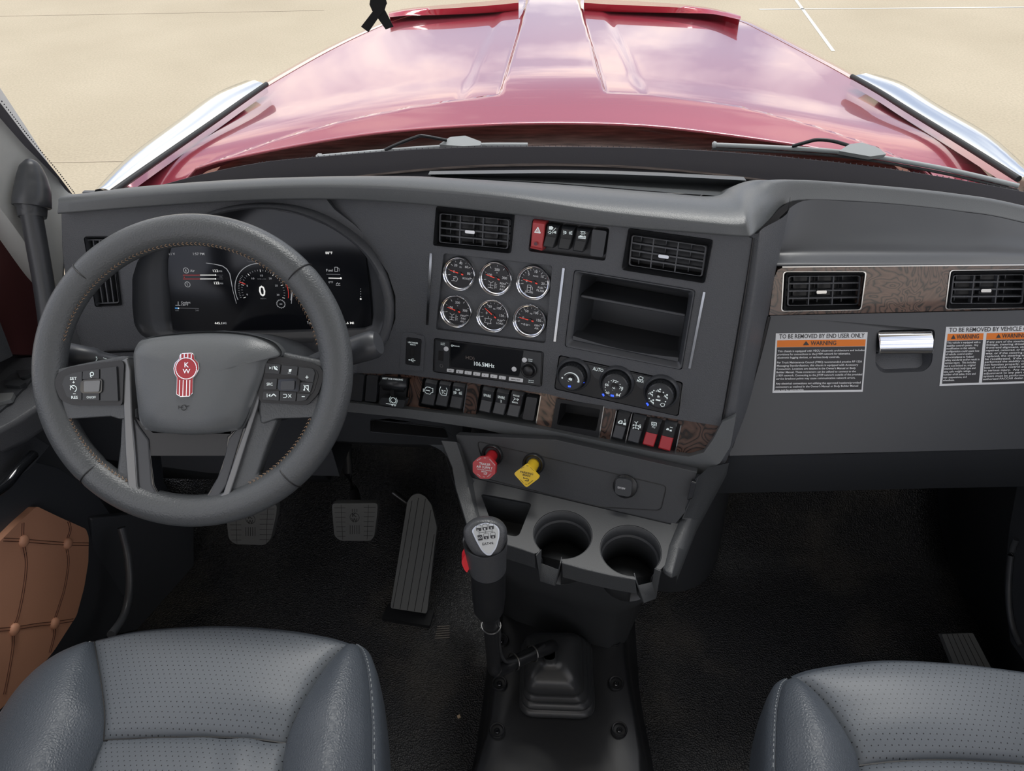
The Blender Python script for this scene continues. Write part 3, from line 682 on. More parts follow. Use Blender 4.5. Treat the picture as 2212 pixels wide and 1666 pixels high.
# ================================================================== radio
rd = thing('car_radio', CP.at(1054, 785, -.02), 'black car radio showing 106.5MHz beneath the gauges', 'radio')
ro = [(939, 732), (1173, 761.5), (1169, 835), (936.5, 802.5)]
slab('body', black, rd, CP, ro, -.028, .007, r=.003, bev=.0012)
slab('display', gloss, rd, CP, [(972.9, 738.5), (1129.7, 758), (1120.4, 813), (972.9, 792.5)], .006, .0092, r=.003, bev=.0006)
slab('bezel', switchm, rd, CP, [(941.5, 735), (971, 738.6), (971, 806), (939, 801.5)], .006, .0085, r=.002)
slab('bezel', switchm, rd, CP, [(1131.5, 757.5), (1170, 763), (1166.5, 831.5), (1123, 826), (1121, 814)], .006, .0085, r=.002)
for x, y in ((972.4, 800.8), (992.5, 803.5), (1010.9, 805.8), (1029.4, 808.4), (1047.8, 811.1), (1066.3, 813.4), (1084.9, 816.4)):
    slab('button', label_w, rd, CP, [(x - 7, y - 4.3), (x + 7.6, y - 2.6), (x + 7, y + 4.2), (x - 7.4, y + 2.5)], .006, .0095, r=.0008, bev=.0004)
slab('button', label_w, rd, CP, [(1099.5, 814.5), (1130, 818.5), (1129.3, 826.3), (1098.8, 822.3)], .006, .0095, r=.0008, bev=.0004)
for x, y in ((964, 753.7), (1133, 777.7), (1110.8, 797.3)):
    lathe('button', label_w, rd, CP.at(x, y, .0085), CP.n, [(.0044, -.002), (.0042, .0012), (.0036, .0016), (0, .0016)], n=20, caps=False)
lathe('volume_knob', black, rd, CP.at(1143.5, 799.6, .008) - CP.n * .004 + CP.v * .001, CP.n, [(.0135, 0), (.013, .010), (.0115, .011), (.0085, .0095), (.0082, .014), (.0065, .0152), (0, .0154)], n=28)
slab('usb_port', deep, rd, CP, [(947.5, 758), (958, 759.5), (957, 780), (946.5, 778.5)], .007, .0092, r=.0006)
lathe('aux_socket', metal_d, rd, CP.at(954, 790, .0085), CP.n, [(.0034, 0), (.0034, .001), (.0018, .001), (.0018, -.002), (0, -.002)], n=18, caps=False)
mk = Marks(CP, .0095)
mk.text('106.5MHz', (1024, 789.5), (1068, 795), 8.5); mk.text('Bluetooth', (979, 748), (992.5, 749.7), 2.6); mk.arc(976.5, 746.8, .0014, .0007)
mk.text('HD)', (1006, 775.5), (1025, 778), 7, mi=1)
mk.text('Src/Off', (952, 742), (961, 743), 2); mk.text('Display', (952, 745), (961, 746), 2); mk.text('SCAN', (1141, 777), (1150, 778), 2); mk.text('DISP', (1142, 781), (1150, 782), 2)
mk.text('MUTE', (1142, 822.5), (1153, 824), 2); mk.text('SOUND', (1141, 826.5), (1153, 828), 2)
for x, y in ((972.4, 800.8), (992.5, 803.5), (1010.9, 805.8), (1029.4, 808.4), (1047.8, 811.1), (1066.3, 813.4), (1084.9, 816.4)): pass
mk.done('lettering', [lit, mat('dim_display_segments', (.12, .10, .09), .5)], rd)
mk = Marks(CP, .0098)
for i, (x, y) in enumerate(((972.4, 800.8), (992.5, 803.5), (1010.9, 805.8), (1029.4, 808.4), (1047.8, 811.1), (1066.3, 813.4), (1084.9, 816.4))):
    mk.text(('BAND', '1', '2', '3', '4', '5', '6')[i], (x - 3, y + 1), (x + 3 if i == 0 else x - 1, y + 1.8), 2.4)
mk.text('MENU ENT', (1104, 820.5), (1124, 823), 2.6); mk.done('lettering', label_b, rd)
# ================================================================== climate control
cl = thing('climate_control', CP.at(1337, 832, -.02), 'black climate control panel with three round knobs and AUTO button', 'climate control')
co = [(1209, 769), (1473.5, 828), (1464, 898.5), (1198.5, 839.5)]
slab('panel', black, cl, CP, co, -.03, .0045, r=.006, bev=.002)
def trap(a, name='button'):
    return slab(name, switchm, cl, CP, a, .004, .0062, r=.001, bev=.0005)
trap([(1270.5, 787.5), (1312.5, 796), (1301, 818.5), (1292, 820), (1283, 815)])
trap([(1364, 806.5), (1407, 815.5), (1396, 838.5), (1386, 840.5), (1377, 835)])
KN = [(1239, 808.5), (1332.5, 826), (1428.5, 846)]
for i, (x, y) in enumerate(KN):
    b = CP.at(x, y, .0045)
    lathe('knob_surround', plastic_s, cl, b, CP.n, [(.0285, -.002), (.0275, .004), (.0245, .007), (.0215, .003)], n=40, caps=False, smooth=60)
    k = lathe('knob', switchm, cl, b, CP.n, [(.0215, 0), (.0205, .010), (.0205, .0195), (.0190, .0208), (.0182, .0208), (.0180, .0202), (0, .0202)], n=48, caps=False)
    bm = bmesh.new()
    for j in range(28):
        a = j * 2 * math.pi / 28; d = CP.u * math.cos(a) + CP.v * math.sin(a)
        add_lathe(bm, b + d * .0205 + CP.n * .011, CP.n, [(.0007, 0), (.0007, .008)], n=6)
    kk = finish(bm, 'knob_grip', black, k)
    lathe('knob_centre', black, k, b + CP.n * .0202, CP.n, [(.0062, 0), (.0060, .0008), (.0040, .0003), (0, .0)], n=24, caps=False)
H = .0250; mk = Marks(CP, H)
K = [(1232.6, 822.2), (1325, 839.7), (1421, 860.7)]
c = CP.uv(*K[0], H)
P = []
for k in range(19):
    a = math.radians(150 - 150 * k / 18); P.append(((math.cos(a), math.sin(a)), .0008 + .0018 * k / 18))
for (a, wa), (b, wb) in zip(P, P[1:]):
    a, b = Vector(a), Vector(b); mk.face([c + a * (.0130 - wa / 2), c + a * (.0130 + wa / 2), c + b * (.0130 + wb / 2), c + b * (.0130 - wb / 2)])
mk.disc(1214.5, 816.5, .0014); mk.text('*', (1246, 829), (1251, 830), 6)
mk.poly([(1228, 818), (1232, 816), (1233, 819), (1230, 822), (1229, 825), (1226, 823)]).poly([(1233, 817), (1236, 818), (1235, 825), (1231, 824)])
mk.done('knob_markings', lit, cl); mk = Marks(CP, H)
mk.text('72', (1322.5, 826), (1332, 828), 6); mk.text('66', (1306.5, 833), (1314.5, 834.5), 5.5); mk.text('78', (1337, 840.5), (1345.5, 842.5), 6); mk.text('60', (1307.5, 850.5), (1316, 852), 5.5); mk.text('84', (1330, 855.5), (1339, 857.5), 6)
for x, y in ((1315, 825.5), (1320.5, 822.5), (1334.5, 825), (1339.5, 830.5), (1307.5, 836.5), (1308, 843), (1342.5, 844), (1340.5, 850.5), (1315.5, 855.5)): mk.disc(x, y, .0008)
for a in range(0, 180, 60):
    d = 3.6; mk.line([(1325 - d * math.cos(math.radians(a)), 840 - d * math.sin(math.radians(a))), (1325 + d * math.cos(math.radians(a)), 840 + d * math.sin(math.radians(a)))], .0008)
mk.done('knob_markings', lit, cl); mk = Marks(CP, H)
def body_icon(x, y): mk.disc(x + 4, y - 3.5, .0014); mk.line([(x - 1, y - 3), (x + 1, y + 1), (x + 4, y + 1.5), (x + 4, y + 5)], .0014); mk.line([(x - 5, y), (x - 2, y)], .0010)
for x, y in ((1422, 845), (1405, 851), (1437, 857), (1407, 868)): body_icon(x, y)
for x, y in ((1412.5, 844), (1433, 848), (1402.5, 861), (1437.5, 868)): mk.disc(x, y, .0011)
mk.line([(1426, 874), (1430, 871), (1436, 873), (1434, 879), (1429, 878), (1426, 874)], .0008)
mk.poly([(1417, 862), (1427, 864), (1426, 867), (1416, 865)]); mk.text('*', (1417, 861.5), (1424, 863), 8)
mk.done('knob_markings', lit, cl)
mk = Marks(CP, .0066); mk.text('AUTO', (1280, 799.5), (1302.5, 804.5), 7.5); mk.done('lettering', lit, cl); mk = Marks(CP, .0066); mk.text('MAX', (1375.5, 824.5), (1390.5, 828), 5.5)
mk.line([(1379, 815.5), (1384, 813.5), (1389.5, 816.5), (1387, 821), (1381.5, 820), (1379, 815.5)], .0009); mk.done('lettering', lit, cl)
mk = Marks(CP, H + .0002); mk.poly([(1227, 833), (1233, 833.5), (1233, 837), (1227, 836.5)]); mk.done('indicator', blue_lit, cl); mk = Marks(CP, H + .0002); mk.poly([(1319, 852.5), (1326, 853.5), (1326, 857.5), (1319, 856.5)]); mk.done('indicator', blue_lit, cl)
for q_ in ([(1257, 822), (1262, 822.5), (1262, 828), (1257, 827.5)], [(1300, 851), (1304, 850.5), (1306, 855), (1303, 857)], [(1395, 871), (1398.5, 870), (1402, 875), (1399, 877.5)]):
    mk = Marks(CP, .012); mk.poly(q_); mk.done('indicator', blue_lit, cl)
# ================================================================== USB charger
ub = thing('usb_charger', CP.at(890, 755, -.01), 'black USB charger module set upright beside the radio', 'usb charger')
slab('surround', plastic, ub, CP, [(867, 733), (869, 720), (877, 717.5), (909, 721.5), (916, 727), (918, 740), (914, 804), (863, 799)], .003, .0058, r=.004, holes=[[(878, 728), (911, 732.5), (907, 791), (875.5, 787.5)]])
slab('module', black, ub, CP, [(879, 729), (910, 733.5), (906.5, 790), (876.5, 786.5)], -.004, .0072, r=.003, bev=.001)
slab('usb_port', deep, ub, CP, [(886.5, 752), (894.5, 753), (893.8, 769), (885.8, 768)], .007, .0082, bev=.0003)
mk = Marks(CP, .0078); mk.text('USB CHARGER', (881.5, 741), (903, 743.5), 3.4); mk.text('REMOTE', (886, 745.5), (898, 747), 2.4)
mk.line([(883.5, 777.5), (897, 779.5)], .0009); mk.line([(887, 778), (890, 775.5), (894, 776)], .0007); mk.line([(888, 778.3), (891, 781.5), (894, 782)], .0007); mk.disc(883.8, 777.6, .0012)
mk.done('lettering', lit, ub)
# ================================================================== rocker switches
def rocker(label, q, group, marks=None, upper=switchm, lower=switchm, name='rocker_switch', cat='switch', top=.0, split=.52, depth=.0125, lipm=True, pl=None):
    pl = pl or CP; up_o = None; Q = px2(pl, q, depth); c = sum(Q, Vector((0, 0))) / 4
    t = thing(name, pl.w(c.x, c.y, -.006), label, cat, group)
    prof = ((0, -.010), (0, depth * .55), (.05, depth * .86), (.10, depth), (split, depth * .74), (.93, depth * 1.02), (.985, depth * .86), (1, depth * .3), (1, -.010))
    for nm, a, b, m in (('upper_face', 0, 5, upper), ('lower_face', 4, 9, lower)):
        bm = bmesh.new(); rows_ = []
        for tt, h in prof[a:b]:
            rows_.append([bm.verts.new(pl.w(*bil(Q, s, tt), h - (.0012 if s in (0, 1) and 0 < tt < 1 else 0))) for s in (0, .06, .94, 1)])
        for A, B in zip(rows_, rows_[1:]):
            for j in range(3): bm.faces.new((A[j], A[j + 1], B[j + 1], B[j]))
        L = [r_[0] for r_ in rows_]; Rr = [r_[-1] for r_ in rows_]
        g0, g1 = [bm.verts.new(pl.w(*bil(Q, s, prof[a][0] if a == 0 else split), -.010)) for s in (0, 1)], [bm.verts.new(pl.w(*bil(Q, s, split if a == 0 else 1), -.010)) for s in (0, 1)]
        try:
            bm.faces.new(L + [g1[0], g0[0]]); bm.faces.new(Rr + [g1[1], g0[1]])
        except ValueError: pass
        fo = finish(bm, nm, m, t, bev=.0007, smooth=30); up_o = fo if nm == 'upper_face' else up_o
    bm = bmesh.new(); L = [bil(Q, .03, split - .006), bil(Q, .97, split - .006), bil(Q, .97, split + .006), bil(Q, .03, split + .006)]
    add_slab(bm, pl, L, depth * .6, depth * .74 + .0003); finish(bm, 'split_line', deep, t)
    if marks:
        a, b = pl.w(*bil(Q, .5, .10), depth), pl.w(*bil(Q, .5, split), depth * .74)
        fp = Pl(a, pl.w(*bil(Q, 1, .3), 0) - pl.w(*bil(Q, 0, .3), 0), a - b)
        mk = Marks(fp, .0007); marks(mk); mk.done('legend', lit, up_o)
    return t
def blank(label, q, group):
    Q = px2(CP, q, .008); t = thing('switch_blank', CP.w(*(sum(Q, Vector((0, 0))) / 4), -.006), label, 'switch blank', group)
    bm = bmesh.new(); add_slab(bm, CP, rnd(Q, .003), -.01, .009); finish(bm, 'cover', switchm, t, bev=.002, seg=3)
G1, G2, G3, G4 = 'rocker switches in the top bank', 'rocker switches of the three-switch bank', 'rocker switches of the spare bank', 'rocker switches by the burl wood end'
def lampL(mk, x, y, s=1):   # marker lamps symbol
    mk.line([(x - 1.5 * s, y - 3 * s), (x + 1 * s, y - 2 * s), (x + 1 * s, y + 2 * s), (x - 1.5 * s, y + 3 * s), (x - 1.5 * s, y - 3 * s)], .0008)
    for k in (-3, 0, 3): mk.line([(x - 6 * s, y + k * s * 1.2), (x - 3 * s, y + k * s)], .0009)
def lampR(mk, x, y, s=1):
    mk.line([(x + 1.5 * s, y - 3 * s), (x - 1 * s, y - 2 * s), (x - 1 * s, y + 2 * s), (x + 1.5 * s, y + 3 * s), (x + 1.5 * s, y - 3 * s)], .0008)
    for k in (-3, 0, 3): mk.line([(x + 3 * s, y + k * s), (x + 6 * s, y + k * s * 1.2)], .0009)
def haz(mk):
    mk.line([(1162, 491.5), (1155, 502), (1167, 503.3), (1162, 491.5)], .0014); mk.line([(1161.8, 496), (1159, 500.5), (1163.8, 501), (1161.8, 496)], .0006)
hz = rocker('red hazard light switch with a white triangle', [(1151, 474.5), (1178, 478), (1169.9, 543), (1144.5, 537.5)], None, haz, red_h, red_h, 'hazard_switch', split=.97, depth=.013)
mk = Marks(CP, .0142); mk.disc(1157.3, 527, .0028); mk.done('lamp_dot', mat('dark_red_lens', (.10, .01, .02), .2), hz)
def m1(mk):
    mk.poly([(1186, 489), (1192, 488.5), (1195.5, 492), (1193, 496.5), (1185.5, 496)]); mk.line([(1200.5, 492.5), (1193.5, 500)], .0007); mk.arc(1187.5, 502.2, .0017, .0006)
    for a in range(0, 360, 45): mk.line([(1187.5 + 2.8 * math.cos(a), 502.2 + 2.8 * math.sin(a)), (1187.5 + 4.3 * math.cos(a), 502.2 + 4.3 * math.sin(a))], .0005)
    lampR(mk, 1198, 502, .55); mk.text('P', (1193.4, 505.5), (1196.2, 505.7), 5)
rocker('black headlight rocker switch beside the red hazard switch', [(1182.2, 484.7), (1208.3, 488), (1193.6, 537.4), (1172.7, 533.6)], G1, m1)
rocker('black rocker switch with marker lamp symbol, middle of the top bank', [(1213.6, 489), (1241, 492.7), (1226.9, 541.6), (1204.5, 538.3)], G1, lambda mk: (lampL(mk, 1222, 502.5, .9), lampR(mk, 1230.5, 503.5, .9)))
def m3(mk):
    mk.line([(1254, 500), (1264.5, 501)], .0008); mk.arc(1259.3, 503, .0018, .0006)
    for dx, dy in ((-4, 1), (-3, 4), (0, 5), (3, 4.5), (4.5, 1)): mk.line([(1259.3 + dx * .7, 503 + dy * .7), (1259.3 + dx * 1.3, 503 + dy * 1.3)], .0005)
    mk.poly([(1249, 511), (1254, 508), (1260, 511), (1265, 510), (1265.5, 513), (1249, 513)]); mk.poly([(1248.5, 514), (1263, 514.5), (1265, 513), (1265, 516.5), (1248.5, 515)])
rocker('black rocker switch with a lying figure under a lamp symbol', [(1246.3, 493.2), (1274.8, 497.5), (1257.3, 546.4), (1236.8, 543)], G1, m3)
blank('blank black switch cover at the end of the top bank', [(1280, 495), (1311, 499.4), (1302, 556), (1275, 552.5)], 'blank switch covers of the dashboard')
blank('narrow blank switch cover beside the steering wheel rim', [(763.5, 807.5), (787, 810.4), (782, 867.3), (757, 864)], 'blank switch covers of the dashboard')
blank('narrow blank switch cover next to the trailer brake lever', [(793, 810.4), (817, 813), (812.5, 869), (788.5, 866)], 'blank switch covers of the dashboard')
blank('blank switch cover between the third spare switch and the cubby', [(1138, 856.5), (1161, 860), (1152.5, 909), (1128.5, 905)], 'blank switch covers of the dashboard')
def e1(mk):
    mk.line([(917, 842), (919, 838), (922, 836), (928, 837), (932, 839), (935, 839), (935, 848), (931, 849), (929, 852), (921, 850), (918, 847), (917, 842)], .0010); mk.line([(920, 843), (928, 844.5)], .0018); mk.line([(914.5, 840), (914.5, 846)], .001)
rocker('black rocker switch with an engine symbol in the three-switch bank', [(918.5, 820.8), (942.8, 825.6), (935.6, 879), (909, 874)], G2, e1)
def tc_(mk):
    mk.text('TC', (953, 850), (963, 852), 8); mk.line([(952, 835.5), (949.5, 842), (951, 850.5), (954, 853.5), (963.5, 855), (965, 850), (966, 843), (964, 838)], .0010)
rocker('black rocker switch marked TC', [(949, 824.6), (972.8, 828.6), (964, 881.6), (939.4, 876.8)], G2, tc_)
rocker('black rocker switch marked AUX with lamp symbol', [(978.3, 828.6), (1003, 832.2), (994.5, 886.5), (969.8, 881.8)], G2, lambda mk: (mk.text('AUX', (983.5, 843.5), (993.5, 845), 4), lampL(mk, 984.5, 848.5, .8), lampR(mk, 992.8, 849.8, .8)))
rocker('black rocker switch marked SPARE alone', [(1042.9, 837), (1067.6, 841.7), (1057, 895), (1033.4, 889.5)], G3, lambda mk: mk.text('SPARE', (1044.5, 856), (1060, 859), 5.5))
rocker('black rocker switch marked SPARE 2', [(1073.3, 841.7), (1098.9, 846.5), (1087.5, 900), (1062.8, 895)], G3, lambda mk: (mk.text('SPARE', (1075, 860), (1090.5, 863), 5.5), mk.text('2', (1080.5, 869), (1084, 869.7), 5)))
def m6(mk):
    mk.text('ENGAGE', (1108.5, 855.5), (1122, 858), 3.4); mk.text('MANUAL', (1106, 870), (1119, 872.6), 3.4); mk.line([(1110, 859), (1113, 862), (1109, 865)], .0010); mk.line([(1114, 862), (1120, 863.5)], .0010); mk.line([(1118, 861), (1120.5, 863.5), (1117, 866)], .0008)
rocker('black rocker switch with three lines of white print next to a blank cover', [(1104.6, 846.5), (1130.2, 851.4), (1118.8, 904.6), (1093.2, 899.8)], G3, m6)
def m7(mk):
    mk.line([(1336, 912), (1340, 909), (1344, 910), (1343, 915), (1336, 914), (1336, 912)], .0016); mk.line([(1345, 914), (1349, 915)], .0007); mk.poly([(1347, 914), (1352, 913), (1352, 919), (1346, 918)]); mk.line([(1350, 906), (1350, 911)], .0010)
rocker('black guarded rocker switch with truck symbol beside the cubby', [(1335.7, 888.2), (1362, 894.6), (1343.7, 952.6), (1321.2, 946.8)], G4, m7)
def m8(mk):
    mk.line([(1371, 911), (1374, 914), (1378, 911)], .0010); mk.line([(1374.5, 914), (1373, 926)], .0009)
    for y in (918, 924): mk.line([(1368, y), (1379.5, y + 2)], .0009); mk.poly([(1367, y - 1), (1369, y - 1), (1368.5, y + 2.5), (1366.5, y + 2.5)]); mk.poly([(1378.5, y + 1), (1380.5, y + 1), (1380, y + 4.5), (1378, y + 4.5)])
    mk.poly([(1381.5, 920.5), (1384.5, 921), (1384, 925.5), (1381, 925)]); mk.line([(1381.5, 920), (1382, 917.5), (1384, 918), (1384.2, 921)], .0006)
rocker('black rocker switch with axle lock symbol beside the red pair', [(1368, 896.2), (1396, 902), (1378.4, 961.3), (1354.5, 954.8)], G4, m8)
def m9(mk):
    mk.line([(1408, 919), (1408, 912), (1418, 914), (1417, 921)], .0012); mk.arc(1412.5, 917.5, .0016, .0009); mk.text('PTO', (1408, 924), (1415, 926), 3.4)
rocker('red and black rocker switch marked PTO', [(1403.5, 904.8), (1429.7, 910), (1411, 968), (1387, 961.5)], G4, m9, switchm, red_p)
def m10(mk):
    mk.line([(1447.5, 923), (1453, 924.5)], .0010); mk.poly([(1439, 927), (1442, 925), (1445, 926), (1444.5, 930), (1439, 929)]); mk.poly([(1447, 929), (1451, 928.5), (1451, 932.5), (1446.5, 931.5)]); mk.line([(1444, 929), (1448, 930)], .0006)
rocker('red and black rocker switch with truck symbol nearest the burl wood end', [(1437, 911), (1463, 916.5), (1446.8, 977), (1421, 970)], G4, m10, switchm, red_p)
for s in ((1331, 888, 1318, 950), (1364.5, 895, 1350.5, 957)):
    slab('switch_guard', chrome_r, dash, CP, [(s[0] - 1, s[1]), (s[0] + 1.5, s[1] + .5), (s[2] + 1.5, s[3] + .5), (s[2] - 1, s[3])], -.008, .013, bev=.0005)
# trailer brake lever
tb_ = thing('trailer_brake_lever', CP.at(850, 850, -.006), 'black trailer brake hand lever marked NOT FOR PARKING', 'brake lever')
slab('housing', black, tb_, CP, [(822, 812), (881, 817), (874, 880), (818, 873)], -.01, .004, r=.002)
Qn = lambda x, y, h: CP.at(x, y, h)
hood_rows = [[Qn(829, 812, .004), Qn(879, 817, .004)], [Qn(827, 817, .020), Qn(878, 822, .020)], [Qn(818, 829, .034), Qn(878, 836, .034)], [Qn(820, 833, .034), Qn(873, 840, .032)], [Qn(826, 838, .020), Qn(872, 843, .020)], [Qn(828, 842, .004), Qn(872, 847, .004)]]
loft('upper_paddle', switchm, tb_, hood_rows, smooth=50, thick=.0015, bev=0)
slab('lower_paddle', switchm, tb_, CP, [(824, 859), (872, 865), (875, 866), (872, 880), (866, 882), (822, 875), (818, 869)], .004, .020, r=.003, bev=.0025, seg=3)
slab('stem', deep, tb_, CP, [(843, 838), (851, 839), (850, 862), (842, 861)], .0, .014)
fp = Pl(CP.at(850, 817, .021), CP.u, CP.v - CP.n * .9); mk = Marks(fp, .0012); mk.text('NOT FOR PARKING', (826, 819), (870, 822.5), 3.6)
mk.done('lettering', lit, tb_)
mk = Marks(CP, .0206); mk.arc(849.5, 865, .0050, .0012); mk.arc(849.5, 865, .0075, .0008, -50, 50); mk.arc(849.5, 865, .0075, .0008, 130, 230); mk.line([(834, 872), (856, 875)], .0010); mk.arc(847.5, 875.5, .0012, .0007); mk.arc(853, 876, .0012, .0007); mk.done('legend', lit, tb_)
# ================================================================== instrument display
SCP = Pl(DP.w(0, 0, -.028) , DP.u, DP.v)
sd_ = thing('instrument_display', DP.at(570, 620, -.03), 'wide dark digital instrument display behind the steering wheel', 'display')
sc_o = [(345, 540), (352, 536), (385, 500), (430, 478), (478, 461), (535, 450), (592, 451), (650, 462), (708, 482), (756, 516), (790, 556), (797, 612), (801, 655), (803, 700), (797, 712), (600, 716), (372, 724), (364, 716)]
scr = slab('screen', mat('display_glass', (.010, .011, .014), .13, spec=.5), sd_, DP, sc_o, -.032, -.0275, r=.003, bev=.001)
mk = Marks(DP, -.0270)
dim = mat('display_grey', (.3, .3, .3), .5, emit=(.55, .57, .6, .35)); wht = mat('display_white', (.4, .4, .4), .5, emit=(.9, .9, .86, .75)); blu = mat('display_blue', (.02, .1, .3), .5, emit=(.08, .38, .85, .8)); redd = mat('display_red', (.3, .02, .02), .5, emit=(.8, .06, .05, .5)); gry = mat('display_faint', (.05, .05, .05), .5, emit=(.3, .31, .34, .25))
def zx(x, y): return (280 + x / 3.814, 420 + y / 3.814)
def T(s, x0, y0, x1, h, mi=0): mk.text(s, zx(x0, y0), zx(x1, y0 + (x1 - x0) * .003), h / 3.814, mi)
def L(pts, w, mi=0): mk.line([zx(*p_) for p_ in pts], w, mi)
T('14.1 V', 310, 500, 375, 20); T('1:57 PM', 525, 500, 617, 20); T('Press', 948, 497, 1002, 18); T('Menu', 1042, 542, 1114, 22, 2); T('88°F', 1614, 492, 1672, 20, 1)
L([(262, 484), (262, 506), (300, 506), (300, 484), (262, 484)], .0007); L([(268, 480), (276, 480)], .0007); L([(286, 480), (294, 480)], .0007)
mk.poly([zx(1030, 478), zx(1085, 478), zx(1085, 498), zx(1030, 498)], 0)
L([(965, 545), (985, 555), (1190, 555), (1205, 545)], .0006, 4)
mk.arc(*zx(465, 627), .0046, .0010, 0, 360, 20, 0); T('1', 461, 636, 469, 18); T('Air', 500, 640, 538, 22); T('122', 688, 640, 732, 20, 1); T('PSI', 736, 640, 762, 12)
for y in (665, 697): L([(440, y), (580, y)], .0008, 3); L([(582, y), (706, y)], .0014, 1); L([(710, y), (768, y)], .0006, 4); mk.disc(*zx(708, y), .0013, 1)
T('0', 447, 688, 455, 10, 3); T('150', 740, 686, 765, 10, 4)
mk.arc(*zx(477, 742), .0046, .0010, 0, 360, 20, 0); T('2', 471, 750, 482, 18); T('122', 698, 740, 740, 20, 1); T('PSI', 744, 740, 770, 12)
T('Coolant', 425, 898, 502, 16); T('120°F', 427, 918, 484, 16); L([(400, 885), (400, 910)], .0012); L([(378, 914), (418, 914)], .0010); L([(375, 937), (400, 938)], .0014, 2); L([(402, 937), (570, 940)], .0007, 4); mk.disc(*zx(402, 938), .0013, 1); T('100', 378, 962, 405, 12, 4); T('240', 542, 962, 572, 12, 4)
T('445.1', 702, 1070, 762, 18, 1); T('MI', 770, 1070, 798, 18); T('Trip', 1463, 1068, 1506, 20); T('445.1 MI', 1520, 1068, 1640, 18, 1); T('445.6 MI', 1730, 1068, 1848, 18, 1)
L([(630, 566), (700, 575), (765, 590), (800, 615), (825, 655), (850, 790), (880, 900)], .0008, 0); L([(700, 575), (765, 590), (800, 615), (825, 655), (845, 760)], .0014, 0); L([(1352, 670), (1345, 760), (1332, 900)], .0010, 0)
c = Vector(zx(1100, 800)); cu = mk.q(*c); rr0 = (mk.q(*zx(1330, 800)) - cu).length
def A_(r, w, a0, a1, mi, n=40): return mk.line([cu + Vector((math.cos(math.radians(a0 + (a1 - a0) * k / n)), math.sin(math.radians(a0 + (a1 - a0) * k / n)))) * r for k in range(n + 1)], w, mi, uv=True)
A_(rr0, .0012, -18, 198, 0); A_(rr0 * .90, .0010, -15, 22, 3)
for k in range(31):
    a = math.radians(198 - 216 * k / 30); d = Vector((math.cos(a), math.sin(a))); mk.line([cu + d * rr0 * (.70 if k % 5 == 0 else .73), cu + d * rr0 * .78], .0008 if k % 5 == 0 else .0005, 1 if k % 5 == 0 else 0, uv=True)
for k in range(14):
    a = math.radians(195 - 4.2 * k); d = Vector((math.cos(a), math.sin(a))); mk.line([cu + d * rr0 * .84, cu + d * rr0 * .89], .0005, 0, uv=True)
d = Vector((math.cos(math.radians(157)), math.sin(math.radians(157)))); mk.line([cu + d * rr0 * .66, cu + d * rr0 * .86], .0015, 3, uv=True)
for s, x, y in (('0', 970, 832), ('5', 970, 760), ('10', 1017, 700), ('15', 1088, 676), ('20', 1160, 700), ('25', 1210, 758), ('30', 1224, 834)): T(s, x - (6 if len(s) == 1 else 11), y, x + (6 if len(s) == 1 else 11), 14, 0)
T('RPM x100', 1055, 702, 1125, 9, 4); T('0', 1072, 838, 1124, 86, 1); T('MPH', 1080, 864, 1125, 10, 4)
g_ = mk.q(*zx(1246, 903)); A2_ = [g_ + Vector((math.cos(k * math.pi / 14), math.sin(k * math.pi / 14))) * (.0080 if k % 2 else .0066) for k in range(28)]; mk.line(A2_ + [A2_[0]], .0008, 0, uv=True); L([(1236, 904), (1256, 904)], .0014, 0)
T('Fuel', 1620, 635, 1674, 20); L([(1690, 600), (1690, 636), (1712, 636), (1712, 600), (1690, 600)], .0009); L([(1712, 604), (1726, 612), (1726, 634)], .0007); L([(1622, 658), (1734, 660)], .0010, 4); L([(1640, 690), (1740, 692)], .0014, 1); mk.disc(*zx(1740, 691), .0017, 1)
T('0°F', 1640, 732, 1676, 16); L([(1700, 750), (1735, 750)], .0008); L([(1702, 740), (1712, 728), (1722, 740), (1732, 732)], .0010)
for y, r_ in ((780, .0006), (800, .0006), (821, .0007), (842, .0007), (862, .0016)): mk.disc(*zx(1904, y), r_, 1 if y > 850 else 0)
mk.done('readout', [dim, wht, blu, redd, gry], scr)
# ================================================================== warning stickers
PSN = [
 ('This chassis is equipped with VECU electronic architecture and includes', 1.0), ('provisions for connections to the J1939 network for telematics,', .84), ('electronic logging devices, or various body controls.', .72), None,
 ('Per Truck Maintenance Council (TMC) recommended practice RP 1226', .98), ('Messaging Standardization, this chassis is equipped with Accessory', .94), ('Connectors. Locations are detailed in the Owner\'s Manual or Body', .915), ('Builder Manual. These connectors can be utilized to connect to the', .92), ('J1939 network. Connecting to the J1939 network outside of the provided', .995), ('service breakout points may cause communication network errors.', .92), None,
 ('Any electrical connections not utilizing the approved locations/provided', .985), ('connectors as outlined in the Owner\'s Manual or Body Builder Manual', .96), ('may not be warrantable.', .335)]
def bq(Q, s, t):
    a = [Q[0][i] * (1 - s) + Q[1][i] * s for i in (0, 1)]; b = [Q[3][i] * (1 - s) + Q[2][i] * s for i in (0, 1)]
    return (a[0] * (1 - t) + b[0] * t, a[1] * (1 - t) + b[1] * t)
GH = .0055
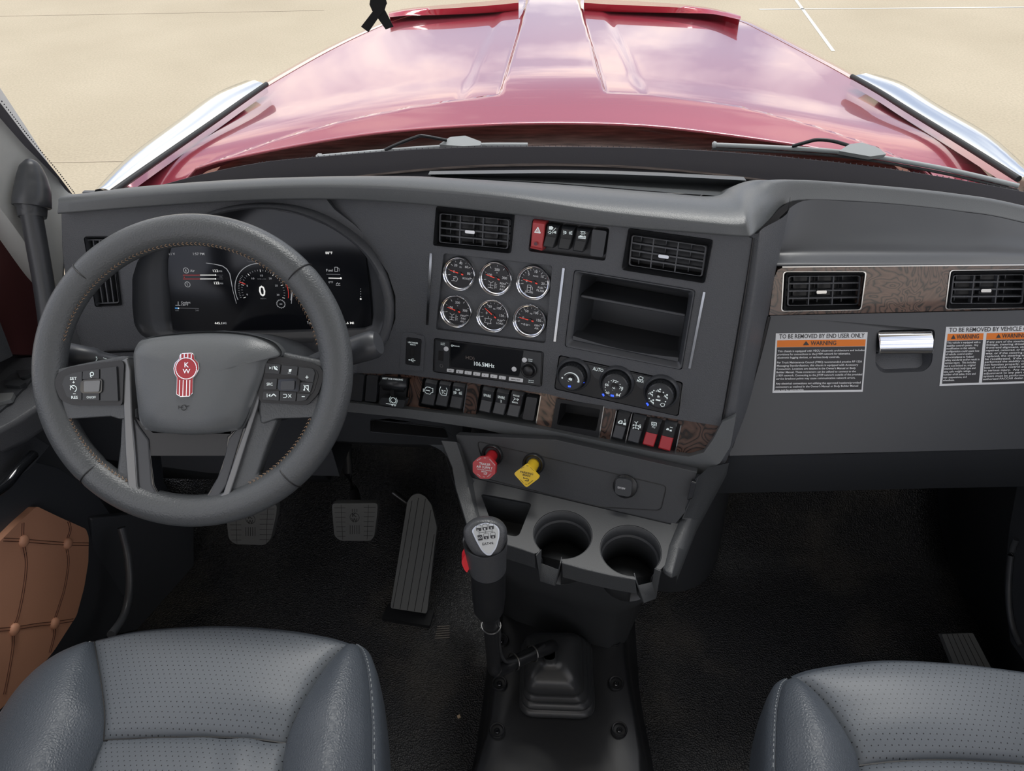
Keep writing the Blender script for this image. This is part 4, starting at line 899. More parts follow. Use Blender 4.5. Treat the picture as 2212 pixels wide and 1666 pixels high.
def sticker(label, Q, panels, title, tspan):
    t = thing('warning_sticker', GP.at(*bq(Q, .5, .5), .004), label, 'sticker', 'warning stickers on the glove compartment')
    slab('backing', label_w, t, GP, Q, .0038, .0048, bev=0)
    mk = Marks(GP, .0052); mk.text(title, bq(Q, tspan[0], .088), bq(Q, tspan[1], .088), 9.2); mk.done('title_lettering', label_b, t)
    for (s0, s1, lines, t0, w0) in panels:
        mk = Marks(GP, .0050)
        mk.poly([bq(Q, s0, .118), bq(Q, s1, .118), bq(Q, s1, .232), bq(Q, s0, .232)]); mk.done('orange_band', orange, t)
        mk = Marks(GP, .0050); mk.poly([bq(Q, s0, .236), bq(Q, s1, .236), bq(Q, s1, .965), bq(Q, s0, .965)]); mk.done('text_field', label_b, t)
        mk = Marks(GP, .0054); c = s0 + (s1 - s0) * w0[0]; d = s0 + (s1 - s0) * w0[1]; k = (s1 - s0) * w0[2]
        mk.text('WARNING', bq(Q, c, .205), bq(Q, d, .205), 9); mk.poly([bq(Q, c - k * 1.15, .205), bq(Q, c - k * .7, .135), bq(Q, c - k * .2, .205)]); mk.done('warning_word', label_b, t)
        mk = Marks(GP, .0054); y = t0[0]
        for ln in lines:
            if ln is None: y += t0[1] * .5; continue
            a = s0 + (s1 - s0) * .012; wd_ = (s1 - s0) * t0[2] * ln[1]
            mk.text(ln[0], bq(Q, a, y), bq(Q, a + wd_, y), 4.1); y += t0[1]
        mk.done('small_print', white, t)
    return t
sticker('warning sticker headed TO BE REMOVED BY END USER ONLY beside the chrome handle', [(1676, 720.4), (1874.4, 718), (1863.6, 846.4), (1668.6, 849)], [(.02, .985, PSN, (.315, .0545, .985), (.38, .67, .075))], 'TO BE REMOVED BY END USER ONLY', (.04, .97))
P1 = [(s, w) for s, w in (('This vehicle is equipped with a', .95), ('stability control system.  Any', .9), ('modification to this vehicle', .82), ('configuration could cause loss', .94), ('of vehicle control and/or', .76), ('non-compliance to Federal', .80), ('safety standards and/or result in', .97), ('serious injury.  This includes', .88), ('but is not limited to, original', .87), ('intended truck body type and', .88), ('size, axle weight ratings,', .76), ('number of tilt axles, front and', .90), ('rear suspensions, and', .66), ('wheelbase.', .33))]
P2 = [(s, w) for s, w in (('If any part of the steering system (steering', .95), ('linkage, steering driveline, column,', .84), ('front-end alignment, etc.) is either', .8), ('repaired, removed, or disassembled in any', .95), ('way, or if the steering angle sensor is', .9), ('replaced, the steering angle sensor must', .95), ('be recalibrated.  If the recalibration is', .9), ('performed the stability control system may', .97), ('not function properly, which could cause', .94), ('loss of vehicle control and/or may result', .95), ('in serious injury.  Any repairs or', .76), ('adjustment to any part of the steering', .92), ('system must be performed by an', .74), ('authorized PACCAR dealer.', .58))]
sticker('wide two-panel warning sticker headed TO BE REMOVED BY VEHICLE OPERATOR', [(2044, 706.5), (2290, 702), (2282, 826), (2029.5, 834)], [(.02, .335, P1, (.285, .049, .97), (.26, .88, .13)), (.362, .98, P2, (.285, .049, .97), (.22, .56, .07))], 'TO BE REMOVED BY VEHICLE OPERATOR', (.03, .93))
# ================================================================== steering wheel
SW = Pl(dep(418, 800, 1.0), (1, 0, 0), (0, .64, .77))
wh = thing('steering_wheel', SW.w(0, 0, -.05), 'grey leather four-spoke steering wheel with tan stitching and red KW emblem', 'steering wheel')
cx, cy = .5 * (SW.uv(75, 800).x + SW.uv(762, 800).x), .5 * (SW.uv(418, 462).y + SW.uv(418, 1138).y)
RO_x, RO_y = .5 * (SW.uv(762, 800).x - SW.uv(75, 800).x), .5 * (SW.uv(418, 462).y - SW.uv(418, 1138).y)
TR = .0205
def rimpt(a, rr, h): return SW.w(cx + math.cos(a) * (RO_x - TR + rr), cy + math.sin(a) * (RO_y - TR + rr), h)
bm = bmesh.new(); N, M = 160, 20; G = []
seams = [math.atan2(SW.uv(*s).y - cy, SW.uv(*s).x - cx) % (2 * math.pi) for s in ((186, 582), (652, 580), (196, 1038), (632, 1042))]
for i in range(N):
    a = 2 * math.pi * i / N
    k = min(abs((a - s + math.pi) % (2 * math.pi) - math.pi) for s in seams)
    r = TR * (1 - .05 * math.exp(-(k / .012) ** 2))
    low = 1 + .12 * max(0, math.sin(-a)) ** 2
    G.append([bm.verts.new(rimpt(a, r * math.cos(b) * (1.0 if math.cos(b) > 0 else 1.18), r * 1.0 * math.sin(b))) for b in (2 * math.pi * j / M for j in range(M))])
for i in range(N):
    for j in range(M): bm.faces.new((G[i][j], G[i][(j + 1) % M], G[(i + 1) % N][(j + 1) % M], G[(i + 1) % N][j]))
finish(bm, 'rim', leather_w, wh, smooth=80)
for s in seams:                                                              # grooves where the leather panels meet
    bm = bmesh.new(); add_tube(bm, [rimpt(s, TR * 1.0 * math.cos(b), TR * 1.0 * math.sin(b)) for b in [math.radians(q) for q in range(-20, 201, 10)]], .0009, 6); finish(bm, 'seam', seal, wh)
def stitches(name, a0, a1, rr, h, n=None, zig=.0022):
    bm = bmesh.new(); L = abs(a1 - a0) * .19; n = int(L / .0062)
    for k in range(n):
        a, b = a0 + (a1 - a0) * k / n, a0 + (a1 - a0) * (k + .62) / n
        for s_ in (-1, 1):
            add_tube(bm, [rimpt(a, rr + zig * s_ * .9, h + .0002), rimpt((a + b) / 2, rr + zig * s_ * .5, h + .0012), rimpt(b, rr + zig * s_ * .1, h + .0002)], .00040, 5)
    finish(bm, name, stitch, wh, smooth=60)
for a0, a1 in ((12, 168), (196, 243), (298, 345)):
    stitches('stitching', math.radians(a0), math.radians(a1), -TR * 1.10, .0085)
# hub and spokes
def wslab(name, m, pts, h0, h1, r=0, **k):
    bev = k.pop('bev', .004); return slab(name, m, wh, SW, pts, h0, h1, r=r, bev=bev, seg=3, **k)
# leather-covered side spokes
wslab('spoke_cover', leather_w, [(96, 800), (130, 796), (170, 787), (262, 769), (278, 770), (284, 905), (258, 906), (238, 900), (140, 906), (104, 880)], -.018, .010, bev=.006)
wslab('spoke_cover', leather_w, [(565, 752), (600, 758), (700, 778), (742, 786), (738, 880), (688, 902), (600, 905), (560, 918), (556, 880)], -.018, .010, bev=.006)
# fillets where spokes run into the rim (lower openings)
def vee(name, m, pts, h0, h1, bev=.005): return wslab(name, m, pts, h0, h1, bev=bev)
vee('lower_spoke', leather_w, [(262, 880), (292, 880), (300, 960), (306, 1030), (330, 1078), (300, 1092), (232, 1048), (250, 1022), (258, 960)], -.016, .006)
vee('lower_spoke', leather_w, [(546, 880), (600, 905), (578, 960), (556, 1025), (566, 1040), (600, 1018), (580, 1060), (500, 1098), (470, 1086), (500, 1040), (524, 960)], -.016, .006)
# bright grey U-shaped trim
tl = [(262, 778), (275, 772), (282, 800), (285, 900), (292, 980), (296, 1050), (312, 1078), (345, 1087), (420, 1087), (462, 1082), (482, 1064), (500, 1010), (528, 930), (552, 850), (564, 800), (572, 764), (580, 770), (572, 812), (556, 880), (534, 950), (512, 1020), (494, 1074), (468, 1094), (420, 1099), (340, 1099), (300, 1090), (276, 1058), (270, 980), (266, 880)]
wslab('spoke_trim', spoke_g, tl, -.012, .0125, bev=.0022)
# dark inner V panels and lower opening
wslab('spoke_panel', gloss, [(283, 800), (292, 925), (318, 945), (324, 975), (333, 1048), (348, 1076), (420, 1080), (446, 1072), (470, 1030), (488, 975), (490, 944), (516, 920), (548, 830), (562, 800), (545, 900), (520, 960), (490, 1050), (470, 1078), (440, 1088), (330, 1088), (304, 1070), (297, 1010), (290, 930), (282, 860)], -.02, .007, bev=.002)
wslab('spoke_panel', plastic_s, [(288, 905), (320, 950), (327, 1046), (345, 1078), (318, 1086), (300, 1066), (294, 980)], -.02, .0085, bev=.002)
wslab('spoke_panel', plastic_s, [(535, 895), (494, 948), (480, 1010), (452, 1068), (438, 1080), (466, 1082), (488, 1050), (512, 970)], -.02, .0085, bev=.002)
wslab('hub_back', black, [(290, 900), (330, 935), (480, 937), (530, 900), (516, 938), (490, 972), (492, 985), (323, 985), (318, 950)], -.02, .006, bev=.002)
# airbag cover: domed shape
out = catmull(px2(SW, [(279, 770), (282, 750), (300, 731), (350, 721), (440, 714), (520, 719), (578, 735), (601, 757), (596, 770), (572, 774), (558, 815), (540, 865), (522, 912), (500, 931), (410, 941), (318, 933), (294, 918), (286, 870), (281, 815)], .03), 5, True)
ct = sum(out, Vector((0, 0))) / len(out)
bm = bmesh.new(); RN = []
for k, h in ((1.0, .002), (1.0, .018), (.985, .026), (.95, .0305), (.88, .034), (.70, .0365), (.45, .038), (.2, .0385)):
    RN.append([bm.verts.new(SW.w(*(ct + (p - ct) * k), h)) for p in out])
for a, b in zip(RN, RN[1:]):
    for i in range(len(out)): bm.faces.new((a[i], a[(i + 1) % len(out)], b[(i + 1) % len(out)], b[i]))
bm.faces.new(RN[-1])
# crease fold lines: press the sides down
L_ = [SW.uv(*q, .035) for q in ((288, 750), (300, 830), (322, 905), (350, 942))]; R_ = [SW.uv(*q, .035) for q in ((540, 745), (516, 830), (490, 880), (455, 925))]
for v in bm.verts:
    q = v.co - SW.p; u_, v_, h_ = q.dot(SW.u), q.dot(SW.v), q.dot(SW.n)
    if h_ > .02:
        xl = [p.x for p in L_]; 
        def xi(L): 
            for a, b in zip(L, L[1:]):
                if b.y <= v_ <= a.y: t = (v_ - a.y) / (b.y - a.y); return a.x + (b.x - a.x) * t
            return L[0].x if v_ > L[0].y else L[-1].x
        dl, dr = xi(L_) - u_, u_ - xi(R_); d = max(dl, dr)
        if d > -.004: v.co -= SW.n * min(.012, (d + .004) * .30)
        if v_ > SW.uv(418, 765, .03).y: v.co -= SW.n * min(.016, (v_ - SW.uv(418, 765, .03).y) * .45)
finish(bm, 'airbag_cover', grain, wh, smooth=80)
# emblem
EB = Pl(SW.w(0, 0, .0345), SW.u, SW.v)
eo = [(387, 768), (392, 763), (414, 762), (419, 767), (420, 775), (428, 783), (430, 796), (425, 808), (417, 816), (416, 850), (410, 857), (388, 858), (380, 853), (381, 816), (376, 808), (374, 796), (377, 784), (386, 775)]
er = slab('emblem_rim', chrome, wh, EB, eo, .0, .0062, bev=.001)
c_ = (402, 808); ei = [(c_[0] + (x - c_[0]) * .93, c_[1] + (y - c_[1]) * .965) for x, y in eo]
slab('emblem_enamel', mat('red_enamel', (.42, .008, .018), .3, coat=.25), er, EB, ei, .005, .0068, bev=.0004)
mk = Marks(EB, .0072)
for k in range(4):
    x = 386.5 + 7.6 * k; mk.poly([(x + 3, 764.5), (x + 5, 764.5), (x + 4.8, 775), (x + 2.8, 775)])
for x in (387.5, 395, 402.5, 409.5): mk.poly([(x, 821), (x + 1.5, 821), (x + .5, 856), (x - 1.0, 856)])
mk.arc(402, 796, .0142, .0011, 0, 360, 30)
mk.text('K', (398.5, 793.5), (408, 793.5), 10.5); mk.text('W', (394.5, 806.5), (411, 806.5), 9.5); mk.done('emblem_letters', chrome, er)
mk = Marks(SW, .0391); mk.arc(397, 881, .0035, .0008); mk.line([(386, 877), (386, 884)], .0008); mk.line([(386, 880), (394, 881)], .0008); mk.line([(400, 879), (408, 877)], .0008); mk.done('horn_mark', seal, wh)
# switch pods
PODS = []
def pod(name, o_, i_, side):
    pb = wslab('pod_bezel', black, o_, -.004, .0150, r=.006, bev=.002); PODS.append(pb); wslab('pod_base', black, i_, .01, .0158, r=.004, bev=.001)
pod('pod', [(117, 830), (124, 806), (150, 793), (262, 778), (268, 786), (264, 876), (156, 876), (130, 864)], [(132, 830), (138, 812), (156, 803), (254, 790), (258, 868), (158, 868), (140, 858)], 0)
pod('pod', [(560, 762), (572, 764), (672, 784), (694, 794), (700, 812), (688, 850), (664, 876), (562, 870), (554, 840)], [(571, 782), (577, 779), (664, 792), (684, 800), (688, 812), (678, 846), (660, 866), (566, 864)], 1)
def key(pts, m=switchm, h=.0178): return slab('button', m, PODS[0 if pts[0][0] < 400 else 1], SW, pts, .014, h, r=.0012, bev=.0006)
key([(134, 830), (140, 814), (158, 806), (177, 803), (176, 864), (160, 864), (144, 856)])
key([(179, 802.5), (214, 797.5), (214, 818), (178, 820)]); key([(178, 846), (214, 846), (214, 865), (178, 864.5)]); key([(217, 797), (251, 792), (255, 866), (217, 866)])
wslab('roller_frame', gloss, [(174, 826), (180, 821), (216, 818), (221, 822), (220, 846), (215, 850), (178, 850), (173, 845)], .014, .0200, r=.002, bev=.001)
slab('roller', spoke_g, wh, SW, [(181, 824), (216, 822), (214, 846), (181, 847)], .015, .0215, r=.002, bev=.002)
for r_ in ([(574, 784), (606, 788), (603, 808), (572, 806)], [(609, 789), (643, 792), (641, 812), (607, 809)], [(646, 793), (676, 797), (680, 806), (676, 826), (643, 822)],
           [(571, 818), (598, 818), (597, 841), (569, 841)], [(648, 826), (676, 828), (670, 848), (646, 847)], [(569, 846), (603, 845), (602, 866), (567, 863)], [(605, 846), (640, 848), (638, 867), (604, 866)], [(642, 850), (670, 851), (660, 865), (641, 867)]):
    key(r_)
wslab('roller_frame', gloss, [(602, 820), (640, 817), (648, 821), (645, 846), (604, 844), (599, 838)], .014, .0200, r=.002, bev=.001)
slab('roller', plastic_s, wh, SW, [(607, 824), (636, 823), (635, 842), (606, 842)], .015, .023, r=.002, bev=.003)
MKH = .0182
def wm(fn): mk = Marks(SW, MKH); fn(mk); mk.bm.verts.ensure_lookup_table(); mk.done('legend', lit, PODS[0 if (mk.bm.verts[0].co - SW.p).dot(SW.u) < 0 else 1])
wm(lambda mk: (mk.text('SET', (151, 821), (166, 820.5), 6), mk.line([(159, 823.5), (159, 828)], .0008), mk.line([(156.5, 826), (161.5, 826)], .0008), mk.arc(158.5, 840, .0044, .0011, -60, 200), mk.line([(151.5, 833.5), (159, 840)], .0011), mk.line([(158, 851), (163, 851)], .0008), mk.text('RES', (154, 861.5), (168, 861.5), 6)))
wm(lambda mk: (mk.arc(198.5, 808, .0024, .0011), mk.line([(195, 812), (197, 816)], .0010))); wm(lambda mk: mk.text('ON/OFF', (187, 861), (207, 861), 5))
wm(lambda mk: (mk.poly([(582, 792), (586, 795), (582, 798)]), mk.line([(588, 792), (588, 798)], .0009), mk.line([(592, 792), (594, 797), (599, 799)], .0018), mk.arc(597, 794, .0012, .0006)))
wm(lambda mk: (mk.poly([(624, 798), (630, 797), (629, 803), (624, 804)]), mk.line([(622, 806), (628, 806)], .0006))); wm(lambda mk: (mk.line([(660, 815), (666, 815)], .0009), mk.line([(663, 812), (663, 818)], .0009)))
wm(lambda mk: mk.text('SRC', (576, 833), (589, 833), 6)); wm(lambda mk: (mk.line([(658, 842), (658, 834), (666, 833), (666, 841)], .0009), mk.disc(657, 842.5, .0012), mk.disc(665, 841.5, .0012), mk.line([(656, 832), (668, 846)], .0007)))
wm(lambda mk: (mk.line([(577, 851), (577, 858)], .0009), mk.poly([(584, 851), (579.5, 854.5), (584, 858)]), mk.line([(586, 856), (591, 851.5), (596, 856)], .0014))); wm(lambda mk: (mk.line([(612, 852), (618, 852), (620, 856), (617, 859), (612, 859)], .0009), mk.line([(623, 852), (629, 859)], .0009), mk.line([(629, 852), (623, 859)], .0009)))
wm(lambda mk: mk.line([(652, 857), (658, 857)], .0009))
# steering column shroud behind
slabc = thing('steering_column', SW.w(0, -.02, -.12), 'dark plastic steering column shroud behind the steering wheel hub', 'steering column')
ax = [SW.w(.0, -.005, h) for h in (-.03, -.09, -.20)]
lathe('shroud', plastic_s, slabc, SW.w(-.0, -.01, -.025), -SW.n, [(.055, 0), (.075, .02), (.085, .07), (.09, .20)], n=32, sx=1.35, sy=.85)
# stalks
st = thing('trailer_brake_stalk', dep(700, 765, 1.06), 'thick dark grey stalk with a round tip reaching out past the wheel rim', 'stalk')
a, b = dep(600, 808, 1.09), dep(818, 741, 1.05)
pth = [a, a.lerp(b, .35), a.lerp(b, .46), a.lerp(b, .52), a.lerp(b, .9), a.lerp(b, .965), b]
tube('lever', plastic_s, st, pth, [.010, .012, .0145, .0190, .0212, .0205, .0165], 24)
st = thing('turn_signal_stalk', dep(200, 785, 1.05), 'black turn signal and wiper stalk with white symbols behind the wheel', 'stalk')
a, b = dep(330, 800, 1.10), dep(138, 766, 1.05)
tube('lever', plastic_s, st, [a, a.lerp(b, .4), a.lerp(b, .62), a.lerp(b, .66), a.lerp(b, .97), b], [.009, .012, .0150, .0180, .0185, .015], 22)
fs = Pl(a.lerp(b, .5), a - b, -ray(235, 794).cross(a - b)); fs.n = -ray(235, 794).normalized() if fs.n.dot(ray(235, 794)) > 0 else fs.n
mk = Marks(Pl(a.lerp(b, .6) - ray(230, 790).normalized() * .0195, (1, 0, 0), (0, .64, .77)), .0)
mk.line([(180, 786), (184, 772)], .0011); mk.line([(178, 779), (186, 781)], .0011); mk.line([(187, 784), (190, 775)], .0010); mk.line([(186, 770), (190, 772)], .0010); mk.line([(196, 781), (199, 772)], .0010); mk.line([(192, 770), (199, 772)], .0010); mk.arc(205, 775, .0032, .0009); mk.line([(202, 779), (209, 771)], .0008); mk.line([(223, 773), (231, 776)], .0009)
mk.done('legend', lit, st)
# ================================================================== centre console with cup holders
ZS = .545
ja, jb = onZ(1028, 1036, ZS + .004), onZ(1448, 1133, ZS + .004)
SP = Pl(ja, (jb - ja), Vector((0, 1, .04)))                                  # shelf plane, almost level
KP = Pl(ja.lerp(jb, .5) + Vector((0, .004, 0)), (jb - ja), (0, .46, .89))   # panel with the brake knobs
con = thing('center_console', SP.at(1250, 1200, -.1), 'dark grey console under the dashboard with two notched cup holders', 'console')
slab('knob_panel', console_m, con, KP, [(984, 940), (1200, 950), (1506, 1020), (1501, 1045), (1490, 1095), (1452, 1142), (1010, 1050)], -.02, 0)
grv = rnd(px2(KP, [(1031, 953), (1440, 1050), (1427, 1103), (1300, 1096), (1052, 1035)], .0), .008, 6)
bm = bmesh.new(); add_tube(bm, [KP.w(p.x, p.y, .0003) for p in grv] + [KP.w(grv[0].x, grv[0].y, .0003)], .0008, 6); finish(bm, 'seam_line', seal, con)
C1, C2 = SP.uv(1215.5, 1153.6), SP.uv(1362.5, 1188)
R1 = .5 * (SP.uv(1280, 1153) - SP.uv(1152, 1153)).length; R2 = .5 * (SP.uv(1429, 1190) - SP.uv(1296, 1190)).length
def circ(c, r, a0, a1, n=26): return [c + Vector((math.cos(math.radians(a0 + (a1 - a0) * k / n)), math.sin(math.radians(a0 + (a1 - a0) * k / n)))) * r for k in range(n + 1)]
def ang(c, x, y): q = SP.uv(x, y) - c; return math.degrees(math.atan2(q.y, q.x))
a1s, a1e = ang(C1, 1169, 1186), ang(C1, 1213, 1203); a2s, a2e = ang(C2, 1369, 1240), ang(C2, 1414, 1226)
a1s %= 360; a1e %= 360; a2s %= 360; a2e %= 360
U = lambda x, y: SP.uv(x, y)
out = [U(1010, 1030), U(1033, 1110), U(1060, 1168), U(1093, 1176), U(1158, 1196), U(1164, 1192)]
out += circ(C1, R1, a1s, a1e - 360, 36)
out += [U(1212, 1210), U(1216, 1216), U(1290, 1235), U(1366, 1252), U(1372, 1248)]
out += circ(C2, R2, a2s, a2e - 360, 36)
out += [U(1426, 1232), U(1440, 1218), U(1462, 1160), U(1494, 1085), U(1500, 1050), U(1448, 1133), U(1240, 1084)]
pocket = [(1038, 1066), (1149, 1087), (1120, 1159), (1098, 1157), (1062, 1130)]
bm = bmesh.new(); add_slab(bm, SP, out, -.006, .0, [rnd(px2(SP, pocket), .008)]); finish(bm, 'shelf', console_m, con, bev=.0022, seg=3, bang=40)
# side rails
def rail(name, a, b, w, h):
    pass
for nm, cols_ in (('left_rail', [((958, 962), .80), ((984, 957), .80), ((1012, 1030), 0), ]),): pass
lr = [[KP.at(952, 952, .02), KP.at(986, 955, .012), KP.at(996, 960, -.004)], [KP.at(976, 1010, .025), KP.at(1004, 1010, .020), KP.at(1018, 1032, .0)], [SP.at(984, 1055, .004), SP.at(1012, 1052, .005), SP.at(1026, 1042, -.002)],
      [SP.at(1006, 1130, .004), SP.at(1032, 1125, .005), SP.at(1040, 1120, -.002)], [SP.at(1030, 1185, .004), SP.at(1052, 1180, .005), SP.at(1058, 1170, -.002)]]
loft('side_rail', console_g, con, [[r_[0] + Vector((0, .02, -.03))] + r_ for r_ in lr], smooth=50, bev=.002)
rr_ = [[onY(1575, 1000, .80), onY(1530, 1010, .785), KP.at(1508, 1030, .015), KP.at(1500, 1036, .0)], [onZ(1535, 1075, .57), onZ(1512, 1075, .575), KP.at(1492, 1080, .012), KP.at(1484, 1088, -.002)],
       [SP.at(1508, 1125, -.006), SP.at(1492, 1122, .004), SP.at(1474, 1120, .004), SP.at(1466, 1122, -.003)], [SP.at(1482, 1190, -.006), SP.at(1466, 1185, .004), SP.at(1450, 1180, .004), SP.at(1442, 1178, -.003)],
       [SP.at(1464, 1236, -.010), SP.at(1452, 1240, .002), SP.at(1438, 1232, .003), SP.at(1430, 1226, -.003)], [SP.at(1462, 1244, -.012), SP.at(1450, 1250, -.003), SP.at(1438, 1242, -.003), SP.at(1430, 1234, -.006)], [SP.at(1462, 1244, -.045), SP.at(1450, 1250, -.045), SP.at(1438, 1242, -.045), SP.at(1430, 1234, -.045)]]
loft('side_rail', console_g, con, [[r_[0] + Vector((.008, .02, -.05))] + r_ for r_ in rr_], smooth=50, bev=.002)
# cups
def cup(c, r):
    p = SP.w(c.x, c.y, 0)
    lathe('cup_holder', console_m, con, p, SP.n, [(r * 1.0, -.001), (r * .985, -.022), (r * .94, -.026), (r * .925, -.030), (r * .90, -.075), (r * .80, -.082), (0, -.082)], n=44, caps=False, smooth=30)
def cupwall(c, r, a0, a1, name='cup_holder'):
    bm = bmesh.new(); prof = [(1.0, -.001), (.985, -.024), (.935, -.027), (.925, -.031), (.90, -.078)]
    rows = [[bm.verts.new(SP.w(*(c + (q - c) * k), h)) for q in circ(c, r, a0, a1, 40)] for k, h in prof]
    for A, B in zip(rows, rows[1:]):
        for j in range(len(A) - 1): bm.faces.new((A[j], A[j + 1], B[j + 1], B[j]))
    bt_ = [bm.verts.new(SP.w(*(c + (q - c) * .90), -.078)) for q in circ(c, r, 0, 360, 40)[:-1]]; bm.faces.new(bt_)
    o = finish(bm, name, console_m, con, smooth=30); s_ = o.modifiers.new('thickness', 'SOLIDIFY'); s_.thickness = .0012; return o
cupwall(C1, R1, a1s, a1e - 360); cupwall(C2, R2, a2s, a2e - 360)
# notches: sloped channels through the front band
def notch(pa, pb, fa, fb, da, db):
    A, B = SP.at(*pa), SP.at(*pb); FA, FB = SP.at(*fa), SP.at(*fb); D1, D2 = onY(*da, FA.y - .004), onY(*db, FB.y - .004)
    iA, iB = A + Vector((0, 0, -.035)), B + Vector((0, 0, -.035))
    bm = bmesh.new(); V = [bm.verts.new(p) for p in (A, B, FA, FB, D1, D2, iA, iB)]
    A_, B_, a_, b_, d1, d2, i1, i2 = V
    bm.faces.new((A_, a_, d1, i1)); bm.faces.new((B_, b_, d2, i2)); bm.faces.new((i1, d1, d2, i2))
    o = finish(bm, 'cup_notch', console_g, con, smooth=20); s_ = o.modifiers.new('thickness', 'SOLIDIFY'); s_.thickness = .0016; s_.offset = 0
    b2 = o.modifiers.new('edge', 'BEVEL'); b2.width = .001; b2.segments = 2
notch((1169, 1187), (1213, 1203), (1158, 1200), (1211, 1217), (1167, 1256), (1199, 1266))
notch((1370, 1238), (1414, 1228), (1373, 1253), (1428, 1234), (1391, 1303), (1417, 1293))
# textured front band and lower body
FE = [(1060, 1170), (1093, 1176), (1158, 1197)]
def band(pts, hpx):
    top = [SP.at(*p) for p in pts]; bot = [onY(x + (2 if x < 1300 else 4), y + hpx, SP.at(x, y).y - .002) for x, y in pts]
    return [[p + Vector((0, .004, .0)) for p in top], top, bot, [p + Vector((0, .012, -.004)) for p in bot]]
loft('front_band', console_g, con, band([(1050, 1162), (1093, 1177), (1125, 1187), (1155, 1197)], 32), smooth=40, bev=.0015)
loft('front_band', console_g, con, band([(1214, 1217), (1260, 1230), (1320, 1244), (1372, 1253)], 31), smooth=40, bev=.0015)
ft = [SP.at(x, y, -.03) for x, y in ((1030, 1150), (1093, 1180), (1180, 1205), (1290, 1232), (1380, 1250), (1432, 1232), (1462, 1170), (1500, 1080))]
f0 = [p + Vector((0, .010, -.012)) for p in ft]
f1 = [Vector((p.x * .98, p.y + .03, p.z - .12)) for p in ft]; f2 = [Vector((p.x * .92 + .002, p.y + .10, .26)) for p in ft]; f3 = [Vector((p.x * .91, p.y + .115, .10)) for p in ft]
loft('body', console_m, con, [f0, f1, f2, f3], smooth=70)
lf = [SP.at(985, 1055, -.01), SP.at(1006, 1130, -.01), SP.at(1030, 1185, -.01)]
loft('body', console_m, con, [[KP.at(952, 952, 0), lf[0], lf[1], lf[2]], [p + Vector((.01, .05, -.2)) for p in (KP.at(952, 952, 0), lf[0], lf[1], lf[2])], [p + Vector((.02, .10, -.42)) for p in (KP.at(952, 952, 0), lf[0], lf[1], lf[2])]], smooth=50)
recess('pocket', console_m, con, SP, pocket, -.06, -.001, r=.008)
bk = slab('latch', gloss, con, KP, [(1493, 1040), (1505, 1042), (1496, 1078), (1484, 1082)], .0, .014, bev=.002)
# brake knobs
kb = KP.at(1063.9, 982.7, 0)
def knob(label, hole, face, outline, m, texts, name):
    t = thing(name, KP.at(*hole, 0), label, 'brake knob')
    b = KP.at(*hole, 0); d = ray(*face); 
    lathe('collar', black, t, b, KP.n, [(.0185, -.002), (.0185, .004), (.0165, .0065), (.0140, .005), (.0135, -.006)], n=28, caps=False)
    L = .040; tip = None
    fpn = (KP.n + Vector((-.0, -.15, .30))).normalized()
    tip = onZ(*face, b.z + KP.n.z * L)
    ax_ = (tip - b).normalized()
    bm = bmesh.new(); add_lathe(bm, b, ax_, [(.0095, 0), (.0095, (tip - b).length * .55), (.0125, (tip - b).length * .9), (.0125, (tip - b).length)], n=24); finish(bm, 'shaft', m, t)
    fp_ = Pl(tip, CP.u, (Vector((0, .55, .85))))
    Q = [fp_.uv(x, y) for x, y in outline]
    bm = bmesh.new(); add_slab(bm, fp_, rnd(Q, .002 if len(Q) > 4 else .004), -.004, .0045); fpo = finish(bm, 'face_plate', m, t, bev=.0012, seg=3)
    mk = Marks(fp_, .0050)
    for x in texts: mk.text(*x)
    return fpo, mk, fp_
t, mk, fq = knob('red octagonal TRAILER AIR SUPPLY push-pull knob', (1063.9, 982.7), (1047.3, 1009.8), [(1036, 986.5), (1057, 985), (1072.5, 1002), (1071.5, 1022), (1059, 1033.5), (1039, 1033), (1023, 1018.5), (1023, 998)], red_p,
     [('TRAILER', (1035, 1004), (1059.5, 1007), 5.2), ('AIR SUPPLY', (1029, 1010), (1064, 1014.8), 5.2), ('NOT FOR PARKING', (1031, 1014.5), (1061.5, 1019), 2.4), ('Bendix', (1040, 1020), (1051, 1021.5), 3.4), ('PULL', (1031, 996), (1039, 991), 2.4), ('TO', (1045, 990.5), (1049, 991), 2.4), ('EVACUATE', (1057, 993), (1069, 1006), 2.4), ('PUSH', (1031, 1025), (1037, 1030), 2.2), ('TO', (1043, 1031.5), (1047, 1031.5), 2.2), ('SUPPLY', (1053, 1031), (1062, 1024), 2.2)], 'air_supply_knob')
mk.line([(1045, 1024), (1051, 1024.5), (1052, 1021)], .0010); mk.done('lettering', label_w, t)
t, mk, fq = knob('yellow diamond-shaped PARKING BRAKE push-pull knob', (1153, 1001.7), (1139, 1027), [(1138.5, 1001), (1167, 1031), (1138.5, 1052.5), (1111, 1022)], yellow_p,
     [('PARKING', (1123.5, 1021.5), (1151.5, 1027), 4.6), ('BRAKE', (1129, 1027.5), (1145.5, 1031), 4), ('Bendix', (1130, 1034), (1141, 1036), 3.2), ('PULL', (1126, 1013), (1133, 1009), 2.4), ('TO', (1137, 1007.5), (1141, 1008), 2.4), ('APPLY', (1145, 1010), (1152, 1018), 2.4), ('PUSH', (1124, 1037), (1130, 1043.5), 2.2), ('TO', (1134, 1047), (1138, 1048), 2.2), ('RELEASE', (1141, 1047), (1152, 1038.5), 2.2)], 'parking_brake_knob')
mk.line([(1134, 1038.5), (1141, 1039.5), (1142, 1036)], .0011); mk.done('lettering', label_b, t)
t = thing('power_outlet', KP.at(1347, 1052, 0), 'square black power outlet cap with small white marking on the console', 'power outlet')
